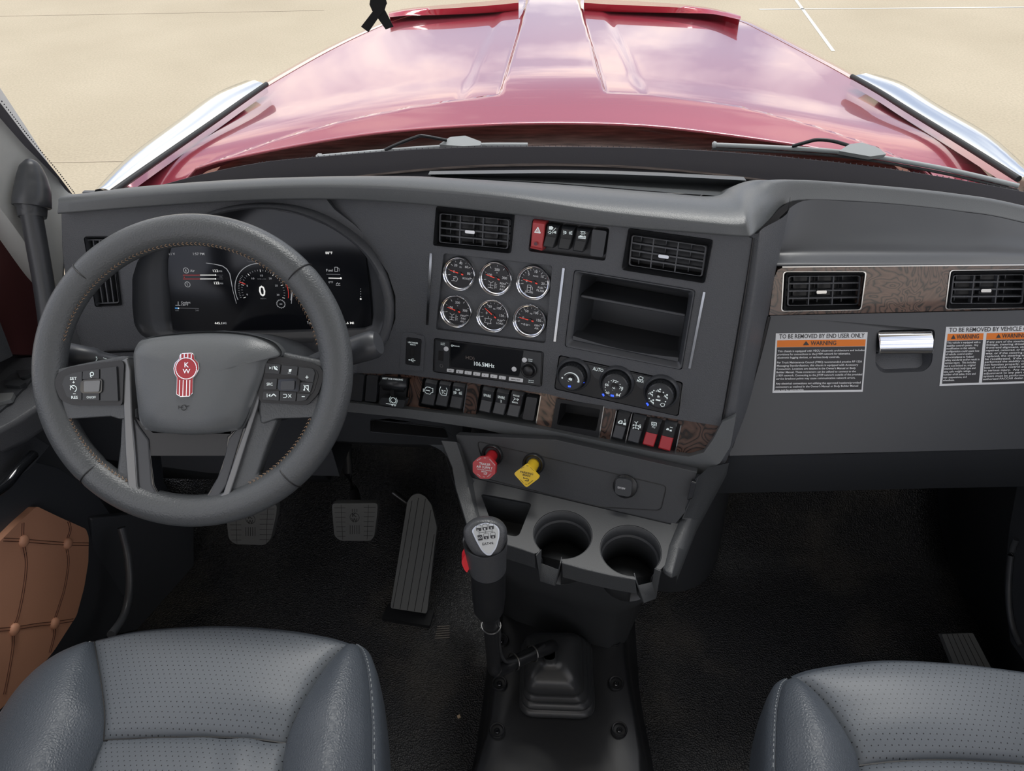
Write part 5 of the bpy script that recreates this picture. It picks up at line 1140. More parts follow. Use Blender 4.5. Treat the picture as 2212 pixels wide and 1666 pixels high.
slab('cover', switchm, t, KP, [(1331, 1032), (1366, 1038), (1363, 1075), (1327, 1068)], .001, .014, r=.008, bev=.003, seg=3); mk = Marks(KP, .0146); mk.text('12V/120W', (1334, 1055), (1350.5, 1058), 4); mk.done('lettering', white, t)
lathe('socket', black, t, KP.at(1351, 1050, 0), KP.n, [(.0195, -.004), (.0195, .004), (.017, .006), (0, .006)], n=30, caps=False)
# ================================================================== floor tunnel cover, boot and shift lever
TP = Pl(onZ(1210, 1500, .115), (1, 0, 0), (0, 1, .02))
tcv = thing('tunnel_cover', TP.at(1210, 1500, -.11), 'black raised floor cover under the shift boot held by recessed screws', 'floor cover')
tp = [(1100, 1160), (1140, 1150), (1300, 1150), (1330, 1165), (1352, 1420), (1372, 1760), (1036, 1760), (1056, 1560), (1076, 1400)]
inner = [TP.at(*q) for q in tp]; cen = sum(inner, Vector()) / len(inner)
rows = []
for k, dz in ((1.28, -.115), (1.18, -.10), (1.07, -.035), (1.01, -.006), (.95, 0), (.5, .0), (.02, 0)):
    rows.append([Vector((cen.x + (p.x - cen.x) * k, cen.y + (p.y - cen.y) * (1 + (k - 1) * .25 if k > 1 else k), p.z + dz)) for p in catmull(inner, 5, True)])
loft('cover', black, tcv, rows, closed=True, smooth=70)
for i, (x, y) in enumerate(((1083, 1385), (1079, 1478), (1074, 1580), (1326, 1385), (1331, 1478), (1338, 1578), (1150, 1303), (1252, 1306))):
    s_ = 1 if x > 1200 else -1; p = TP.at(x, y, .0)
    big = y > 1350
    bm = bmesh.new(); r = .0145 if big else .008
    add_lathe(bm, p, TP.n, [(r, -.006), (r, .0045), (r * .93, .006), (r * .80, .0055), (r * .72, .0005), (r * .3, .0)], n=24, caps=False); finish(bm, 'screw_well', black, tcv, smooth=40)
    lathe('screw', gloss, tcv, p, TP.n, [(.0052, 0), (.0052, .003), (.0040, .0042), (.0020, .0042), (.0018, .002), (0, .002)], n=16, caps=False)
bt_ = thing('shift_boot', TP.at(1205, 1450), 'black ribbed rubber boot at the base of the shift lever', 'shift boot')
def rrect(c, hw, hh, r, z, n=8, sk=0):
    P = rnd([Vector((c.x - hw, c.y - hh)), Vector((c.x + hw, c.y - hh)), Vector((c.x + hw, c.y + hh)), Vector((c.x - hw, c.y + hh))], r, n); return [Vector((p.x, p.y, z)) for p in P]
bc = TP.at(1203, 1462); tp_ = onZ(1186, 1425, .225)
rows = []
z0 = bc.z
for i, (k, dz) in enumerate(((1.02, -.004), (1.06, .004), (1.04, .010), (.98, .013), (.93, .016), (.98, .024), (.97, .031), (.90, .034), (.85, .038), (.89, .046), (.88, .053), (.81, .057), (.77, .061), (.80, .070), (.79, .078), (.70, .092), (.55, .103), (.36, .108), (.22, .112), (.17, .118), (.15, .128))):
    c = Vector((bc.x, bc.y)).lerp(Vector((tp_.x, tp_.y)), min(1, max(0, dz / .13)) ** 1.4)
    rows.append(rrect(c, .068 * k, .078 * k, .03 * k if k > .4 else .068 * k * .9, z0 + dz))
loft('bellows', rubber, bt_, rows, closed=True, smooth=80)
for x, y in ((1148, 1526), (1262, 1524)):
    lathe('boot_screw', metal_d, bt_, TP.at(x, y, .001), TP.n, [(.006, -.001), (.006, .003), (.0045, .0045), (0, .0045)], n=16, caps=False)
# lever
sh = thing('shift_lever', onZ(1067, 1440, .27), 'black shift lever with a bent shaft and grey gear pattern badge', 'shift lever')
e0 = onZ(1184, 1400, .245); e1 = onZ(1150, 1412, .262); e2 = onZ(1098, 1438, .280); el = onZ(1068, 1450, .292)
Tt = onZ(1058, 1320, .50); y_ = Tt
pth = catmull([onZ(1192, 1396, .235), e0, e1, e2, onZ(1082, 1446, .288), onZ(1069, 1446, .300), onZ(1066, 1425, .325), onZ(1063, 1390, .38), onZ(1060, 1350, .45), Tt], 6)
tube('shaft', black, sh, pth, .0118, 20)
cab = catmull([onZ(1074, 1335, .48), onZ(1078, 1365, .42), onZ(1078, 1395, .37), onZ(1088, 1425, .312), onZ(1110, 1428, .292), onZ(1150, 1412, .278), onZ(1175, 1395, .262)], 6)
tube('air_line', rubber, sh, cab, .0036, 8)
def tie(p, t, r):
    bm = bmesh.new(); t = t.normalized(); x = t.cross(Vector((.1, .2, .9))).normalized(); y = x.cross(t)
    add_tube(bm, [p + (x * math.cos(a) + y * math.sin(a)) * r for a in [k * math.pi / 12 for k in range(25)]], .0013, 6); finish(bm, 'cable_tie', metal_d, sh)
tie(onZ(1061, 1352, .445), Vector((.05, .1, 1)), .0150); tie(onZ(1150, 1412, .265), e0 - e2, .0150); tie(onZ(1110, 1430, .280), e0 - e2, .0148)
# knob: stacked ellipses from the collar up to the slanted head
KS = [((1057, 1328), .485, .017, .016), ((1056, 1316), .50, .0225, .0215), ((1056, 1290), .53, .0245, .0235), ((1055, 1260), .565, .0248, .024), ((1054, 1236), .592, .0252, .025), ((1053, 1228), .600, .0265, .026), ((1051, 1205), .620, .0280, .028), ((1049, 1180), .640, .0300, .030), ((1048, 1166), .652, .0310, .031)]
rows = []
for (x, y), z, rx, ry in KS:
    c = onZ(x, y, z); rows.append([c + Vector((math.cos(a) * rx, math.sin(a) * ry, 0)) for a in [2 * math.pi * k / 32 for k in range(32)]])
BD = Pl(dep(1048, 1152, (onZ(1048, 1152, .672) - CAM).dot(ray(1106, 833).normalized())), (1, .02, 0), (0, .50, .80))
hd = catmull([BD.uv(x, y) for x, y in ((1000, 1152), (1004, 1140), (1020, 1127), (1048, 1121), (1076, 1127), (1092, 1142), (1095, 1160), (1090, 1180), (1078, 1200), (1052, 1216), (1026, 1202), (1010, 1182), (1002, 1165))], 3, True)
hc = sum(hd, Vector((0, 0))) / len(hd)
hr = []
def resam(P, n, c):      # resample outline by angle
    out = []
    for k in range(n):
        a = 2 * math.pi * k / n; d = Vector((math.cos(a), math.sin(a))); best = 0
        for p, q in zip(P, P[1:] + P[:1]):
            e = q - p; den = d.x * e.y - d.y * e.x
            if abs(den) < 1e-12: continue
            t = ((p - c).x * e.y - (p - c).y * e.x) / den; s = ((p - c).x * d.y - (p - c).y * d.x) / den
            if t > 0 and -1e-6 <= s <= 1 + 1e-6: best = max(best, t)
        out.append(c + d * best)
    return out
hd = resam(hd, 32, hc)
for k, h in ((.94, -.018), (1.0, -.010), (1.0, -.004), (.95, .0015), (.86, .0040), (.6, .0052), (.1, .0055)): hr.append([BD.w(*(hc + (p - hc) * k), h) for p in hd])
loft('collar', black, sh, rows[:6], closed=True, smooth=60, caps=True); rows[5] = [p + Vector((0, 0, .001)) for p in rows[5]]
grip_o = loft('grip', black, sh, rows[5:] + hr, closed=True, smooth=80, caps=True)
grip_o.data.materials[0] = mat('pebbled_grip_plastic', (.055, .058, .063), .30, bump=('leather', 520, .5, .0008))
bd = [(1018, 1146), (1030, 1134), (1050, 1129), (1070, 1133), (1079, 1143), (1079, 1160), (1072, 1185), (1060, 1201), (1051, 1200), (1040, 1190), (1028, 1168)]
br_o = slab('badge_rim', chrome_r, sh, BD, bd, .003, .0068, r=.004, bev=.0014)
c_ = (1052, 1158); bi = [(c_[0] + (x - c_[0]) * .90, c_[1] + (y - c_[1]) * .90) for x, y in bd]
slab('badge', mat('light_grey_badge', (.50, .52, .52), .35), br_o, BD, bi, .005, .0072, r=.004, bev=.0003)
mk = Marks(BD, .0076)
for x, y, n in ((1034, 1141.5, 'R'), (1047.5, 1139.5, '1'), (1061, 1137.5, '3')):
    mk.poly([(x - 5.4, y), (x + 5.4, y - .7), (x + 5.8, y + 4.5), (x + 4, y + 6), (x - 3, y + 6.5), (x - 5, y + 5)]); mk.line([(x - 5.4, y), (x - 5.2, y - 5), (x - 3, y - 6.5), (x + 3, y - 7), (x + 5, y - 5.5), (x + 5.4, y - .7)], .0004)
for x, y, n in ((1050, 1159, '2'), (1064.5, 1157, '4')):
    mk.poly([(x - 5.4, y), (x + 5.4, y - .7), (x + 5.8, y + 4.5), (x + 4, y + 6), (x - 3, y + 6.5), (x - 5, y + 5)]); mk.line([(x - 5.4, y), (x - 5.2, y - 5), (x - 3, y - 6.5), (x + 3, y - 7), (x + 5, y - 5.5), (x + 5.4, y - .7)], .0004)
mk.poly([(1031, 1157), (1041, 1155.5), (1043, 1167), (1033, 1168.5)], r=.001)
mk.line([(1034.5, 1149), (1035, 1156)], .0004); mk.line([(1035, 1151.5), (1063, 1148)], .0004); mk.line([(1048.5, 1147), (1049, 1153)], .0004); mk.line([(1063, 1145), (1063.5, 1151)], .0004)
mk.text('EAT•N', (1042.5, 1178.5), (1065.5, 1176), 5.6)
mk.done('badge_print', label_b, br_o)
mk = Marks(BD, .0079); mk.text('LO', (1033, 1164.5), (1041, 1163.5), 4.4); mk.text('1', (1046, 1145), (1049, 1144.6), 3.6); mk.text('3', (1059.5, 1143), (1063, 1142.6), 3.6); mk.text('2', (1049, 1164.5), (1052.5, 1164), 3.6); mk.text('4', (1063, 1162.5), (1067, 1162), 3.6); mk.text('R', (1031.5, 1147.5), (1035, 1147), 3); mk.done('badge_print', label_w, br_o)
rb = [(1006, 1196), (1011, 1199), (1016, 1212), (1015, 1226), (1009, 1238), (1004, 1233), (998, 1220), (997, 1213)]
zz = (onZ(1010, 1215, .615) - CAM).dot(ray(1106, 833).normalized())
RBP = Pl(dep(1012, 1215, zz), (1, .1, 0), (0, .3, .9))
o = slab('range_button', red_b, sh, RBP, rb, -.012, .008, r=.003, bev=.004, seg=3)
# ================================================================== pedals
def emblem_marks(mk, cx_, cy_, s):
    mk.arc(cx_, cy_, .0125 * s, .0011, 0, 360, 24); mk.text('K', (cx_ - 6 * s, cy_ - 1), (cx_ + 6 * s, cy_ - 1), 11 * s); mk.text('W', (cx_ - 8 * s, cy_ + 13 * s), (cx_ + 8 * s, cy_ + 13 * s), 11 * s)
    for k in range(-2, 3): mk.line([(cx_ + k * 6 * s, cy_ + 21 * s), (cx_ + k * 6 * s, cy_ + 44 * s)], .0011)
    for k in range(-1, 2): mk.line([(cx_ + k * 6 * s, cy_ - 22 * s), (cx_ + k * 6 * s, cy_ - 15 * s)], .0011)
ridge = mat('pedal_groove', (.012, .012, .013), .7)
def padp(label, ol, pl_, cx_, cy_, arm, cat='pedal', name='foot_pedal'):
    t = thing(name, pl_.at(cx_, cy_ + 40, -.01), label, cat, 'hanging foot pedals')
    pad_o = slab('pad', rubber_p, t, pl_, ol, -.012, .008, r=.008, bev=.002)
    mk = Marks(pl_, .0084); x0, x1 = min(q[0] for q in ol), max(q[0] for q in ol); y0, y1 = min(q[1] for q in ol), max(q[1] for q in ol)
    for k in range(1, 8):
        y = y0 + (y1 - y0) * k / 8; sl = (k / 8) * 8
        mk.line([(x0 + 4 + sl, y), (cx_ - 20, y)], .0009); mk.line([(cx_ + 20, y - 1), (x1 - 4 - sl, y - 1)], .0009)
    for x in (x0 + 20, x1 - 20): mk.line([(x, y0 + 4), (x + (3 if x < cx_ else -3), y1 - 3)], .0009)
    emblem_marks(mk, cx_, cy_, .82); mk.done('tread_pattern', ridge, pad_o)
    tube('arm', black, t, arm, .011, 12)
    return t
BP = Pl(onZ(767, 1130, .21), (1, 0, 0), (0, .45, .89)); CPd = Pl(onZ(545, 1140, .21), (1, 0, 0), (0, .45, .89))
padp('ribbed rubber brake pedal in the middle of the driver footwell', [(717, 1088), (816, 1087), (815, 1110), (808, 1160), (800, 1169), (735, 1169), (722, 1158), (718, 1110)], BP, 766, 1118, [BP.at(772, 1100, -.01), BP.at(770, 1085, -.03), BP.at(764, 1060, -.06), BP.at(752, 1020, -.06), BP.at(748, 950, -.05)])
padp('ribbed rubber clutch pedal half hidden by the steering wheel rim', [(492, 1092), (598, 1090), (597, 1110), (585, 1165), (572, 1178), (508, 1176), (494, 1165), (489, 1120)], CPd, 541, 1122, [CPd.at(540, 1100, -.01), CPd.at(536, 1060, -.05), CPd.at(532, 980, -.05)])
ap = thing('accelerator_pedal', onZ(885, 1338, 0), 'long ribbed accelerator pedal standing on the floor', 'pedal')
a, b = onZ(882, 1318, .03), onZ(908, 1070, .235)
AP = Pl(a, (1, .0, 0), (b - a))
tre = slab('treadle', rubber_p, ap, AP, [(843, 1314), (922, 1326), (941, 1160), (944, 1140), (932, 1090), (918, 1072), (905, 1066), (890, 1070), (880, 1084), (868, 1160)], -.014, .004, r=.006, bev=.002)
mk = Marks(AP, .0043)
for (x0, y0), (x1, y1) in (((849, 1313), (890, 1082)), ((864, 1316), (904, 1076)), ((880, 1318), (919, 1078)), ((895, 1321), (931, 1102)), ((910, 1323), (938, 1155))): mk.line([(x0, y0), ((x0 + x1) / 2 + 1, (y0 + y1) / 2), (x1, y1)], .0014)
mk.done('tread_groove', deep, tre)
bs = [onZ(*q, .012) for q in ((826, 1322), (930, 1336), (938, 1320), (932, 1352), (824, 1336))]
FP_ = Pl((0, 0, .0), (1, 0, 0), (0, 1, 0))
slab('base_plate', black, ap, FP_, [(838, 1305), (938, 1318), (928, 1352), (824, 1336)], .002, .016, r=.002, bev=.002)
tube('support', metal_d, ap, [AP.at(890, 1090, -.012), AP.at(880, 1088, -.05), AP.at(850, 1065, -.06)], .008, 10)
rs_ = thing('foot_rest', onZ(2085, 1420, 0), 'ribbed black foot rest plate on the passenger side floor', 'foot rest')
RPp = Pl(onZ(2085, 1410, .10), (1, 0, 0), (0, .8, .6))
slab('plate', rubber_p, rs_, RPp, [(2034, 1370), (2102, 1368), (2150, 1460), (2070, 1460)], -.01, .004, r=.003, bev=.002)
mk = Marks(RPp, .0044)
for k in range(1, 6): mk.line([(2034 + 68 * k / 6, 1370), (2070 + 80 * k / 6, 1460)], .0013)
mk.done('tread_groove', deep, rs_)

wc = slab('wood_chip', mat('pale_wood_chip', (.55, .42, .28), .8), None, FP_, [(987, 1546), (993, 1543), (995, 1549), (989, 1552)], .004, .008, bev=0)
tag(wc, 'tiny pale wood chip lying on the black floor mat left of the shift boot', 'wood chip')
hp_ = thing('heel_plate', onZ(955, 1365, .004), 'small ribbed patch on the floor mat beside the accelerator base', 'heel plate')
for k in range(6):
    y = 1353 + 5 * k; slab('rib', mat('worn_rib_rubber', (.10, .09, .08), .7) if k == 0 else bpy.data.materials['worn_rib_rubber'], hp_, FP_, [(944 - k, y), (971, y - 2), (971, y), (944 - k, y + 2)], .004, .007, bev=0)
# ================================================================== seats
def coons(B, T, L, R, nu, nv):
    """B, T run left to right; L, R run bottom to top"""
    def samp(c, n):
        c = catmull(c, 8); d = [0]
        for a, b in zip(c, c[1:]): d.append(d[-1] + (b - a).length)
        out = []; k = 0
        for i in range(n + 1):
            s = d[-1] * i / n
            while k < len(d) - 2 and d[k + 1] < s: k += 1
            t = (s - d[k]) / max(1e-9, d[k + 1] - d[k]); out.append(c[k].lerp(c[k + 1], min(1, t)))
        return out
    b, t, l, r = samp(B, nu), samp(T, nu), samp(L, nv), samp(R, nv)
    G = []
    for j in range(nv + 1):
        v = j / nv; row = []
        for i in range(nu + 1):
            u = i / nu
            row.append(b[i] * (1 - v) + t[i] * v + l[j] * (1 - u) + r[j] * u - (b[0] * (1 - u) * (1 - v) + b[-1] * u * (1 - v) + t[0] * (1 - u) * v + t[-1] * u * v))
        G.append(row)
    return G
def patch(name, m, parent, G, bulge, ex=.45, sink=.006, uvm=False, puff=None):
    nv, nu = len(G) - 1, len(G[0]) - 1; bm = bmesh.new(); uvl = bm.loops.layers.uv.new('UVMap')
    V = [[None] * (nu + 1) for _ in range(nv + 1)]
    for j in range(nv + 1):
        for i in range(nu + 1):
            s = (max(0, math.sin(math.pi * i / nu)) ** ex) * (max(0, math.sin(math.pi * j / nv)) ** ex)
            p = G[j][i].copy(); p.z += bulge * s - (sink if (i in (0, nu) or j in (0, nv)) else 0)
            if puff: p += puff(i / nu, j / nv)
            V[j][i] = bm.verts.new(p)
    for j in range(nv):
        for i in range(nu):
            f = bm.faces.new((V[j][i], V[j][i + 1], V[j + 1][i + 1], V[j + 1][i]))
            for l in f.loops: l[uvl].uv = (l.vert.co.x, l.vert.co.y)
    return finish(bm, name, m, parent, smooth=0)
def Zp(l): return [onZ(x, y, z) for x, y, z in l]
def seat(label, mir, leftx):
    pass
ds = thing('driver_seat', onZ(450, 1700, .0), 'dark leather seat cushion with perforated centre beneath the steering wheel', 'seat')
zc, zr = .50, .515
frontT = Zp([(201, 1384, zc), (300, 1363, zc + .006), (460, 1353, zc + .008), (600, 1361, zc + .006), (700, 1377, zc + .002), (752, 1392, zc - .004)])
cross = Zp([(222, 1597, zc - .006), (320, 1592, zc), (430, 1590, zc + .002), (540, 1594, zc), (617, 1604, zc - .006)])
seamL = Zp([(222, 1597, zc - .006), (224, 1540, zc), (216, 1470, zc), (201, 1384, zc)])
seamR = Zp([(617, 1604, zc - .006), (640, 1545, zc), (672, 1490, zc), (712, 1432, zc), (752, 1392, zc - .004)])
patch('center_cushion', perf, ds, coons(cross, frontT, seamL, seamR, 40, 26), .014, .5, .004)
rb_ = Zp([(188, 1900, zc), (330, 1900, zc), (560, 1900, zc), (606, 1900, zc)])
patch('rear_cushion', perf, ds, coons(rb_, cross, Zp([(150, 1900, zc), (188, 1690, zc), (222, 1597, zc - .006)]), Zp([(608, 1900, zc), (606, 1700, zc), (617, 1604, zc - .006)]), 36, 24), .014, .5, .004, puff=lambda u, v: Vector((0, 0, .003 * math.sin(u * 26) * max(0, v - .3) * (1 if u > .6 else .15))))
lb = coons(Zp([(-170, 1900, .49), (0, 1900, .53), (150, 1900, zc)]), Zp([(196, 1386, zc - .004), (199, 1385, zc - .002), (201, 1384, zc)]), Zp([(-170, 1900, .49), (-40, 1620, .49), (30, 1500, .492), (110, 1425, .494), (196, 1386, zc - .004)]), Zp([(150, 1900, zc), (188, 1690, zc), (222, 1597, zc - .006), (224, 1540, zc), (216, 1470, zc), (201, 1384, zc)]), 18, 36)
patch('side_bolster', leather_s, ds, lb, .030, .55, .004)
rbst = coons(Zp([(608, 1900, zc), (720, 1900, .52), (838, 1900, .49)]), Zp([(750, 1392, zc - .004), (757, 1390, zc - .004), (764, 1391, zc - .006)]), Zp([(608, 1900, zc), (606, 1700, zc), (617, 1604, zc - .006), (640, 1545, zc), (672, 1490, zc), (712, 1432, zc), (750, 1392, zc - .004)]), Zp([(800, 1900, .50), (803, 1640, .50), (801, 1540, .50), (793, 1450, .50), (780, 1405, .50), (764, 1391, zc - .006)]), 18, 36)
patch('side_bolster', leather_s, ds, rbst, .026, .55, .003)
def skirt(name, parent, edge, drop, outv, m=leather_s):
    e = catmull(edge, 6); rows = [[p + Vector((0, 0, -.0045)) for p in e]]
    for k, (o_, d_) in enumerate(((.5, -.008), (.9, -.022), (1.0, -.05), (.9, -.10), (.6, -.15))):
        row = []
        for i, p in enumerate(e):
            t = (e[min(i + 1, len(e) - 1)] - e[max(i - 1, 0)]); nrm = Vector((t.y, -t.x, 0)).normalized() * outv; row.append(p + nrm * .012 * o_ + Vector((0, 0, d_ * drop)))
        rows.append(row)
    return loft(name, m, parent, rows, smooth=80)
eo_ = Zp([(800, 1900, .50), (803, 1640, .50), (801, 1540, .50), (793, 1450, .50), (780, 1405, .50), (764, 1391, zc - .006)])
skirt('side_skirt', ds, eo_, 1.0, 1)
for dz, dx in ((.0, .0), ):
    for off in (-.0028, .0034):
        bm = bmesh.new(); e = catmull([p + Vector((off, 0, -.001)) for p in eo_], 14)
        for a, b in zip(e[::2], e[1::2]): add_tube(bm, [a + Vector((0, 0, .0008)), b + Vector((0, 0, .0008))], .0006, 5)
        finish(bm, 'seam_stitching', stitch_g, ds)
skirt('front_skirt', ds, frontT, 1.2, -1, leather_s)
el_ = Zp([(-170, 1900, .49), (-40, 1620, .49), (30, 1500, .492), (110, 1425, .494), (196, 1386, zc - .004)])
skirt('side_skirt', ds, el_, 1.0, -1)
tube('piping', stitch_g, ds, catmull([p + Vector((-.001, 0, -.002)) for p in el_], 8), .0018, 8)
for e in (seamL, seamR, cross): tube('seam_groove', seal, ds, catmull([p + Vector((0, 0, -.004)) for p in e], 8), .0016, 6)
sb = FP_
box('seat_base', (ds.location.x - .20, .02, .02), (ds.location.x + .20, .48, .36), black, ds, .01)
# passenger seat
ps = thing('passenger_seat', onZ(1950, 1750, .0), 'dark leather seat cushion with perforated centre on the glove compartment side', 'seat')
fT = Zp([(1716, 1463, zc - .004), (1760, 1448, zc + .002), (1850, 1434, zc + .006), (1940, 1428, zc + .008), (2080, 1436, zc + .008), (2212, 1452, zc + .004), (2300, 1466, zc)])
cr = Zp([(1857, 1652, zc - .006), (1950, 1642, zc), (2060, 1640, zc + .002), (2180, 1646, zc), (2280, 1655, zc - .006)])
sL = Zp([(1857, 1652, zc - .006), (1835, 1600, zc), (1800, 1545, zc), (1758, 1495, zc), (1716, 1463, zc - .004)])
sR = Zp([(2280, 1655, zc - .006), (2285, 1600, zc), (2290, 1540, zc), (2300, 1466, zc)])
patch('center_cushion', perf, ps, coons(cr, fT, sL, sR, 40, 26), .014, .5, .004)
patch('rear_cushion', perf, ps, coons(Zp([(1862, 1950, zc), (2050, 1950, zc), (2290, 1950, zc)]), cr, Zp([(1862, 1950, zc), (1864, 1750, zc), (1857, 1652, zc - .006)]), Zp([(2290, 1950, zc), (2285, 1750, zc), (2280, 1655, zc - .006)]), 36, 24), .014, .5, .004)
epo = Zp([(1672, 1950, .50), (1676, 1680, .50), (1678, 1580, .50), (1682, 1520, .50), (1692, 1480, .50), (1706, 1466, zc - .006)])
patch('side_bolster', leather_s, ps, coons(Zp([(1672, 1950, .50), (1770, 1950, .52), (1862, 1950, zc)]), Zp([(1706, 1466, zc - .006), (1711, 1464, zc - .004), (1716, 1463, zc - .004)]), epo, Zp([(1862, 1950, zc), (1864, 1750, zc), (1857, 1652, zc - .006), (1835, 1600, zc), (1800, 1545, zc), (1758, 1495, zc), (1716, 1463, zc - .004)]), 18, 36), .026, .55, .003)
skirt('side_skirt', ps, epo, 1.0, -1); skirt('front_skirt', ps, fT, 1.2, -1)
for off in (-.0034, .0028):
    bm = bmesh.new(); e = catmull([p + Vector((off, 0, -.001)) for p in epo], 14)
    for a, b in zip(e[::2], e[1::2]): add_tube(bm, [a + Vector((0, 0, .0008)), b + Vector((0, 0, .0008))], .0006, 5)
    finish(bm, 'seam_stitching', stitch_g, ps)
for e in (sL, cr): tube('seam_groove', seal, ps, catmull([p + Vector((0, 0, -.004)) for p in e], 8), .0016, 6)
prb = Zp([(2300, 1466, zc), (2350, 1475, .5), (2400, 1500, .49)])
patch('side_bolster', leather_s, ps, coons(Zp([(2290, 1950, zc), (2400, 1950, .52), (2500, 1950, .49)]), prb, Zp([(2290, 1950, zc), (2285, 1750, zc), (2280, 1655, zc), (2300, 1466, zc)]), Zp([(2500, 1950, .49), (2480, 1700, .49), (2400, 1500, .49)]), 14, 20), .03, .55, .003)
box('seat_base', (ps.location.x - .20, .02, .02), (ps.location.x + .20, .46, .36), black, ps, .01)
# ================================================================== driver's door with quilted panel
XD = -.90
def dX(l, X=XD): return [onX(x, y, X) for x, y in l]
DR = Pl((XD, .5, .5), (0, 1, 0), (0, 0, 1))
dr = thing('truck_door', (XD, .45, .0), 'grey door with cognac quilted leather panel and window switches', 'door')
slab('lower_panel', plastic_s, dr, DR, [(-400, 900), (-100, 860), (40, 985), (130, 1010), (205, 1060), (262, 1140), (276, 1250), (262, 1330), (230, 1380), (160, 1420), (60, 1560), (-300, 2100)], -.05, -.004, bev=.004)
QT = [(82, 1094), (132, 1118), (188, 1143), (194, 1160), (193, 1215), (184, 1270), (168, 1330), (120, 1405), (60, 1480), (-10, 1545), (-120, 1640), (-220, 1500), (-120, 1280), (0, 1172), (44, 1128)]
bm = bmesh.new(); Q = rnd(px2(DR, QT, .012), .006)
add_slab(bm, DR, Q, -.01, .010); finish(bm, 'quilted_panel', tan, dr, bev=.008, seg=4)
# stitched lines and buttons (pairs of threads)
def dline(pts, off=.0024):
    P = catmull(px2(DR, pts, .0105), 8)
    for s in (-1, 1):
        bm = bmesh.new(); L2 = []
        for i, p in enumerate(P):
            t = (P[min(i + 1, len(P) - 1)] - P[max(0, i - 1)]).normalized(); L2.append(p + Vector((-t.y, t.x)) * off * s)
        add_tube(bm, [DR.w(p.x, p.y, .0103) for p in L2], .0007, 6); finish(bm, 'seam_thread', tan_seam, dr)
dline([(8, 1166), (50, 1168), (100, 1172), (144, 1175), (192, 1176)]); dline([(-20, 1362), (30, 1358), (80, 1350), (118, 1346), (158, 1340)])
dline([(50, 1130), (50, 1168), (57, 1215), (52, 1270), (40, 1330), (30, 1358), (28, 1400), (20, 1450), (10, 1500)]); dline([(148, 1126), (152, 1145), (144, 1175), (148, 1215), (140, 1270), (128, 1310), (117, 1346), (118, 1370), (108, 1410)])
for x, y in ((50, 1169), (145, 1174), (30, 1360), (117, 1347)):
    b = DR.at(x, y, .010); lathe('button', tan, dr, b, DR.n, [(.0105, -.003), (.0105, .002), (.0085, .0052), (.004, .0068), (0, .0070)], n=24, caps=False, smooth=70)
# armrest shelf with switches
XA = -.86
arm_top = [[onX(x, y, XD + .0) for x, y in ((-260, 700), (-80, 770), (60, 765), (150, 770))], [onZ(x, y, .66) for x, y in ((-260, 980), (-60, 930), (80, 855), (165, 800))]]
ARP = Pl(onZ(40, 830, .66), (1, 0, 0), (0, 1, .0))
slab('armrest', plastic, dr, ARP, [(-200, 740), (-20, 775), (20, 770), (150, 762), (175, 790), (168, 812), (110, 858), (40, 905), (-30, 940), (-220, 1000)], -.05, 0, bev=.012, seg=4)
slab('switch_plate', plastic_s, dr, ARP, [(-120, 860), (-20, 838), (10, 820), (24, 808), (70, 796), (78, 806), (60, 828), (20, 870), (-10, 896), (-120, 930)], -.002, .004, r=.004, bev=.001)
for q in ([(34, 800), (60, 798), (66, 808), (44, 816)], [(8, 822), (46, 819), (56, 826), (42, 834), (10, 832)], [(-10, 850), (30, 848), (24, 862), (-10, 872)]):
    slab('window_switch', silver if q[0][0] < 0 else switchm, dr, ARP, q, .003, .011, r=.002, bev=.002)
ha = [onX(-60, 1095, -.865), onX(8, 1052, -.865), onX(40, 1015, -.865), onX(72, 982, -.87)]
tube('pull_handle', gloss, dr, catmull(ha, 6), .0085, 12)
slab('side_pocket', plastic, dr, DR, [(-200, 960), (-20, 905), (60, 930), (110, 960), (60, 1020), (0, 1065), (-80, 1100), (-200, 1180)], -.01, .004, bev=.004)
# door jamb: red painted frame beyond the grab handle
JP = Pl((-.955, .9, .8), (0, 1, 0), (0, 0, 1))
struct(slab('trim_7', redpaint, None, JP, [(-150, 300), (-20, 380), (60, 520), (110, 640), (140, 775), (20, 765), (-80, 740), (-200, 700)], -.02, 0, bev=.003))
slab('window_frame', plastic, dr, Pl((-.93, .9, .8), (0, 1, 0), (0, 0, 1)), [(-60, 640), (-20, 640), (30, 770), (-10, 790)], -.01, .008, bev=.003)
# kick panel and sill of the left opening
struct(slab('trim_8', plastic_s, None, Pl((-.82, 1.1, .3), (.35, 1, 0), (0, 0, 1)), [(196, 1120), (300, 1110), (420, 1110), (420, 1340), (345, 1352), (250, 1372), (180, 1360), (205, 1280)], -.02, 0, bev=.004))
tube('sill_trim', plastic_s, None, catmull([onX(262, 1140, -.84), onX(276, 1200, -.83), onX(280, 1270, -.82), onX(268, 1330, -.81), onX(240, 1372, -.80)], 6), .008, 10); bpy.data.objects['sill_trim'].name = 'trim_9'; struct(bpy.data.objects['trim_9'])
# right wall details
struct(slab('trim_10', plastic_s, None, Pl((.93, .9, .3), (0, 1, 0), (0, 0, 1)), [(2330, 900), (2212, 950), (2175, 1150), (2165, 1260), (2180, 1390), (2260, 1500), (2500, 1600)], -.03, 0, bev=.006))
tube('sill_trim', plastic_s, None, catmull([onX(2195, 1165, .925), onX(2184, 1200, .925), onX(2178, 1280, .925), onX(2186, 1350, .925), onX(2205, 1395, .925)], 6), .006, 10); bpy.data.objects['sill_trim'].name = 'trim_11'; struct(bpy.data.objects['trim_11'])
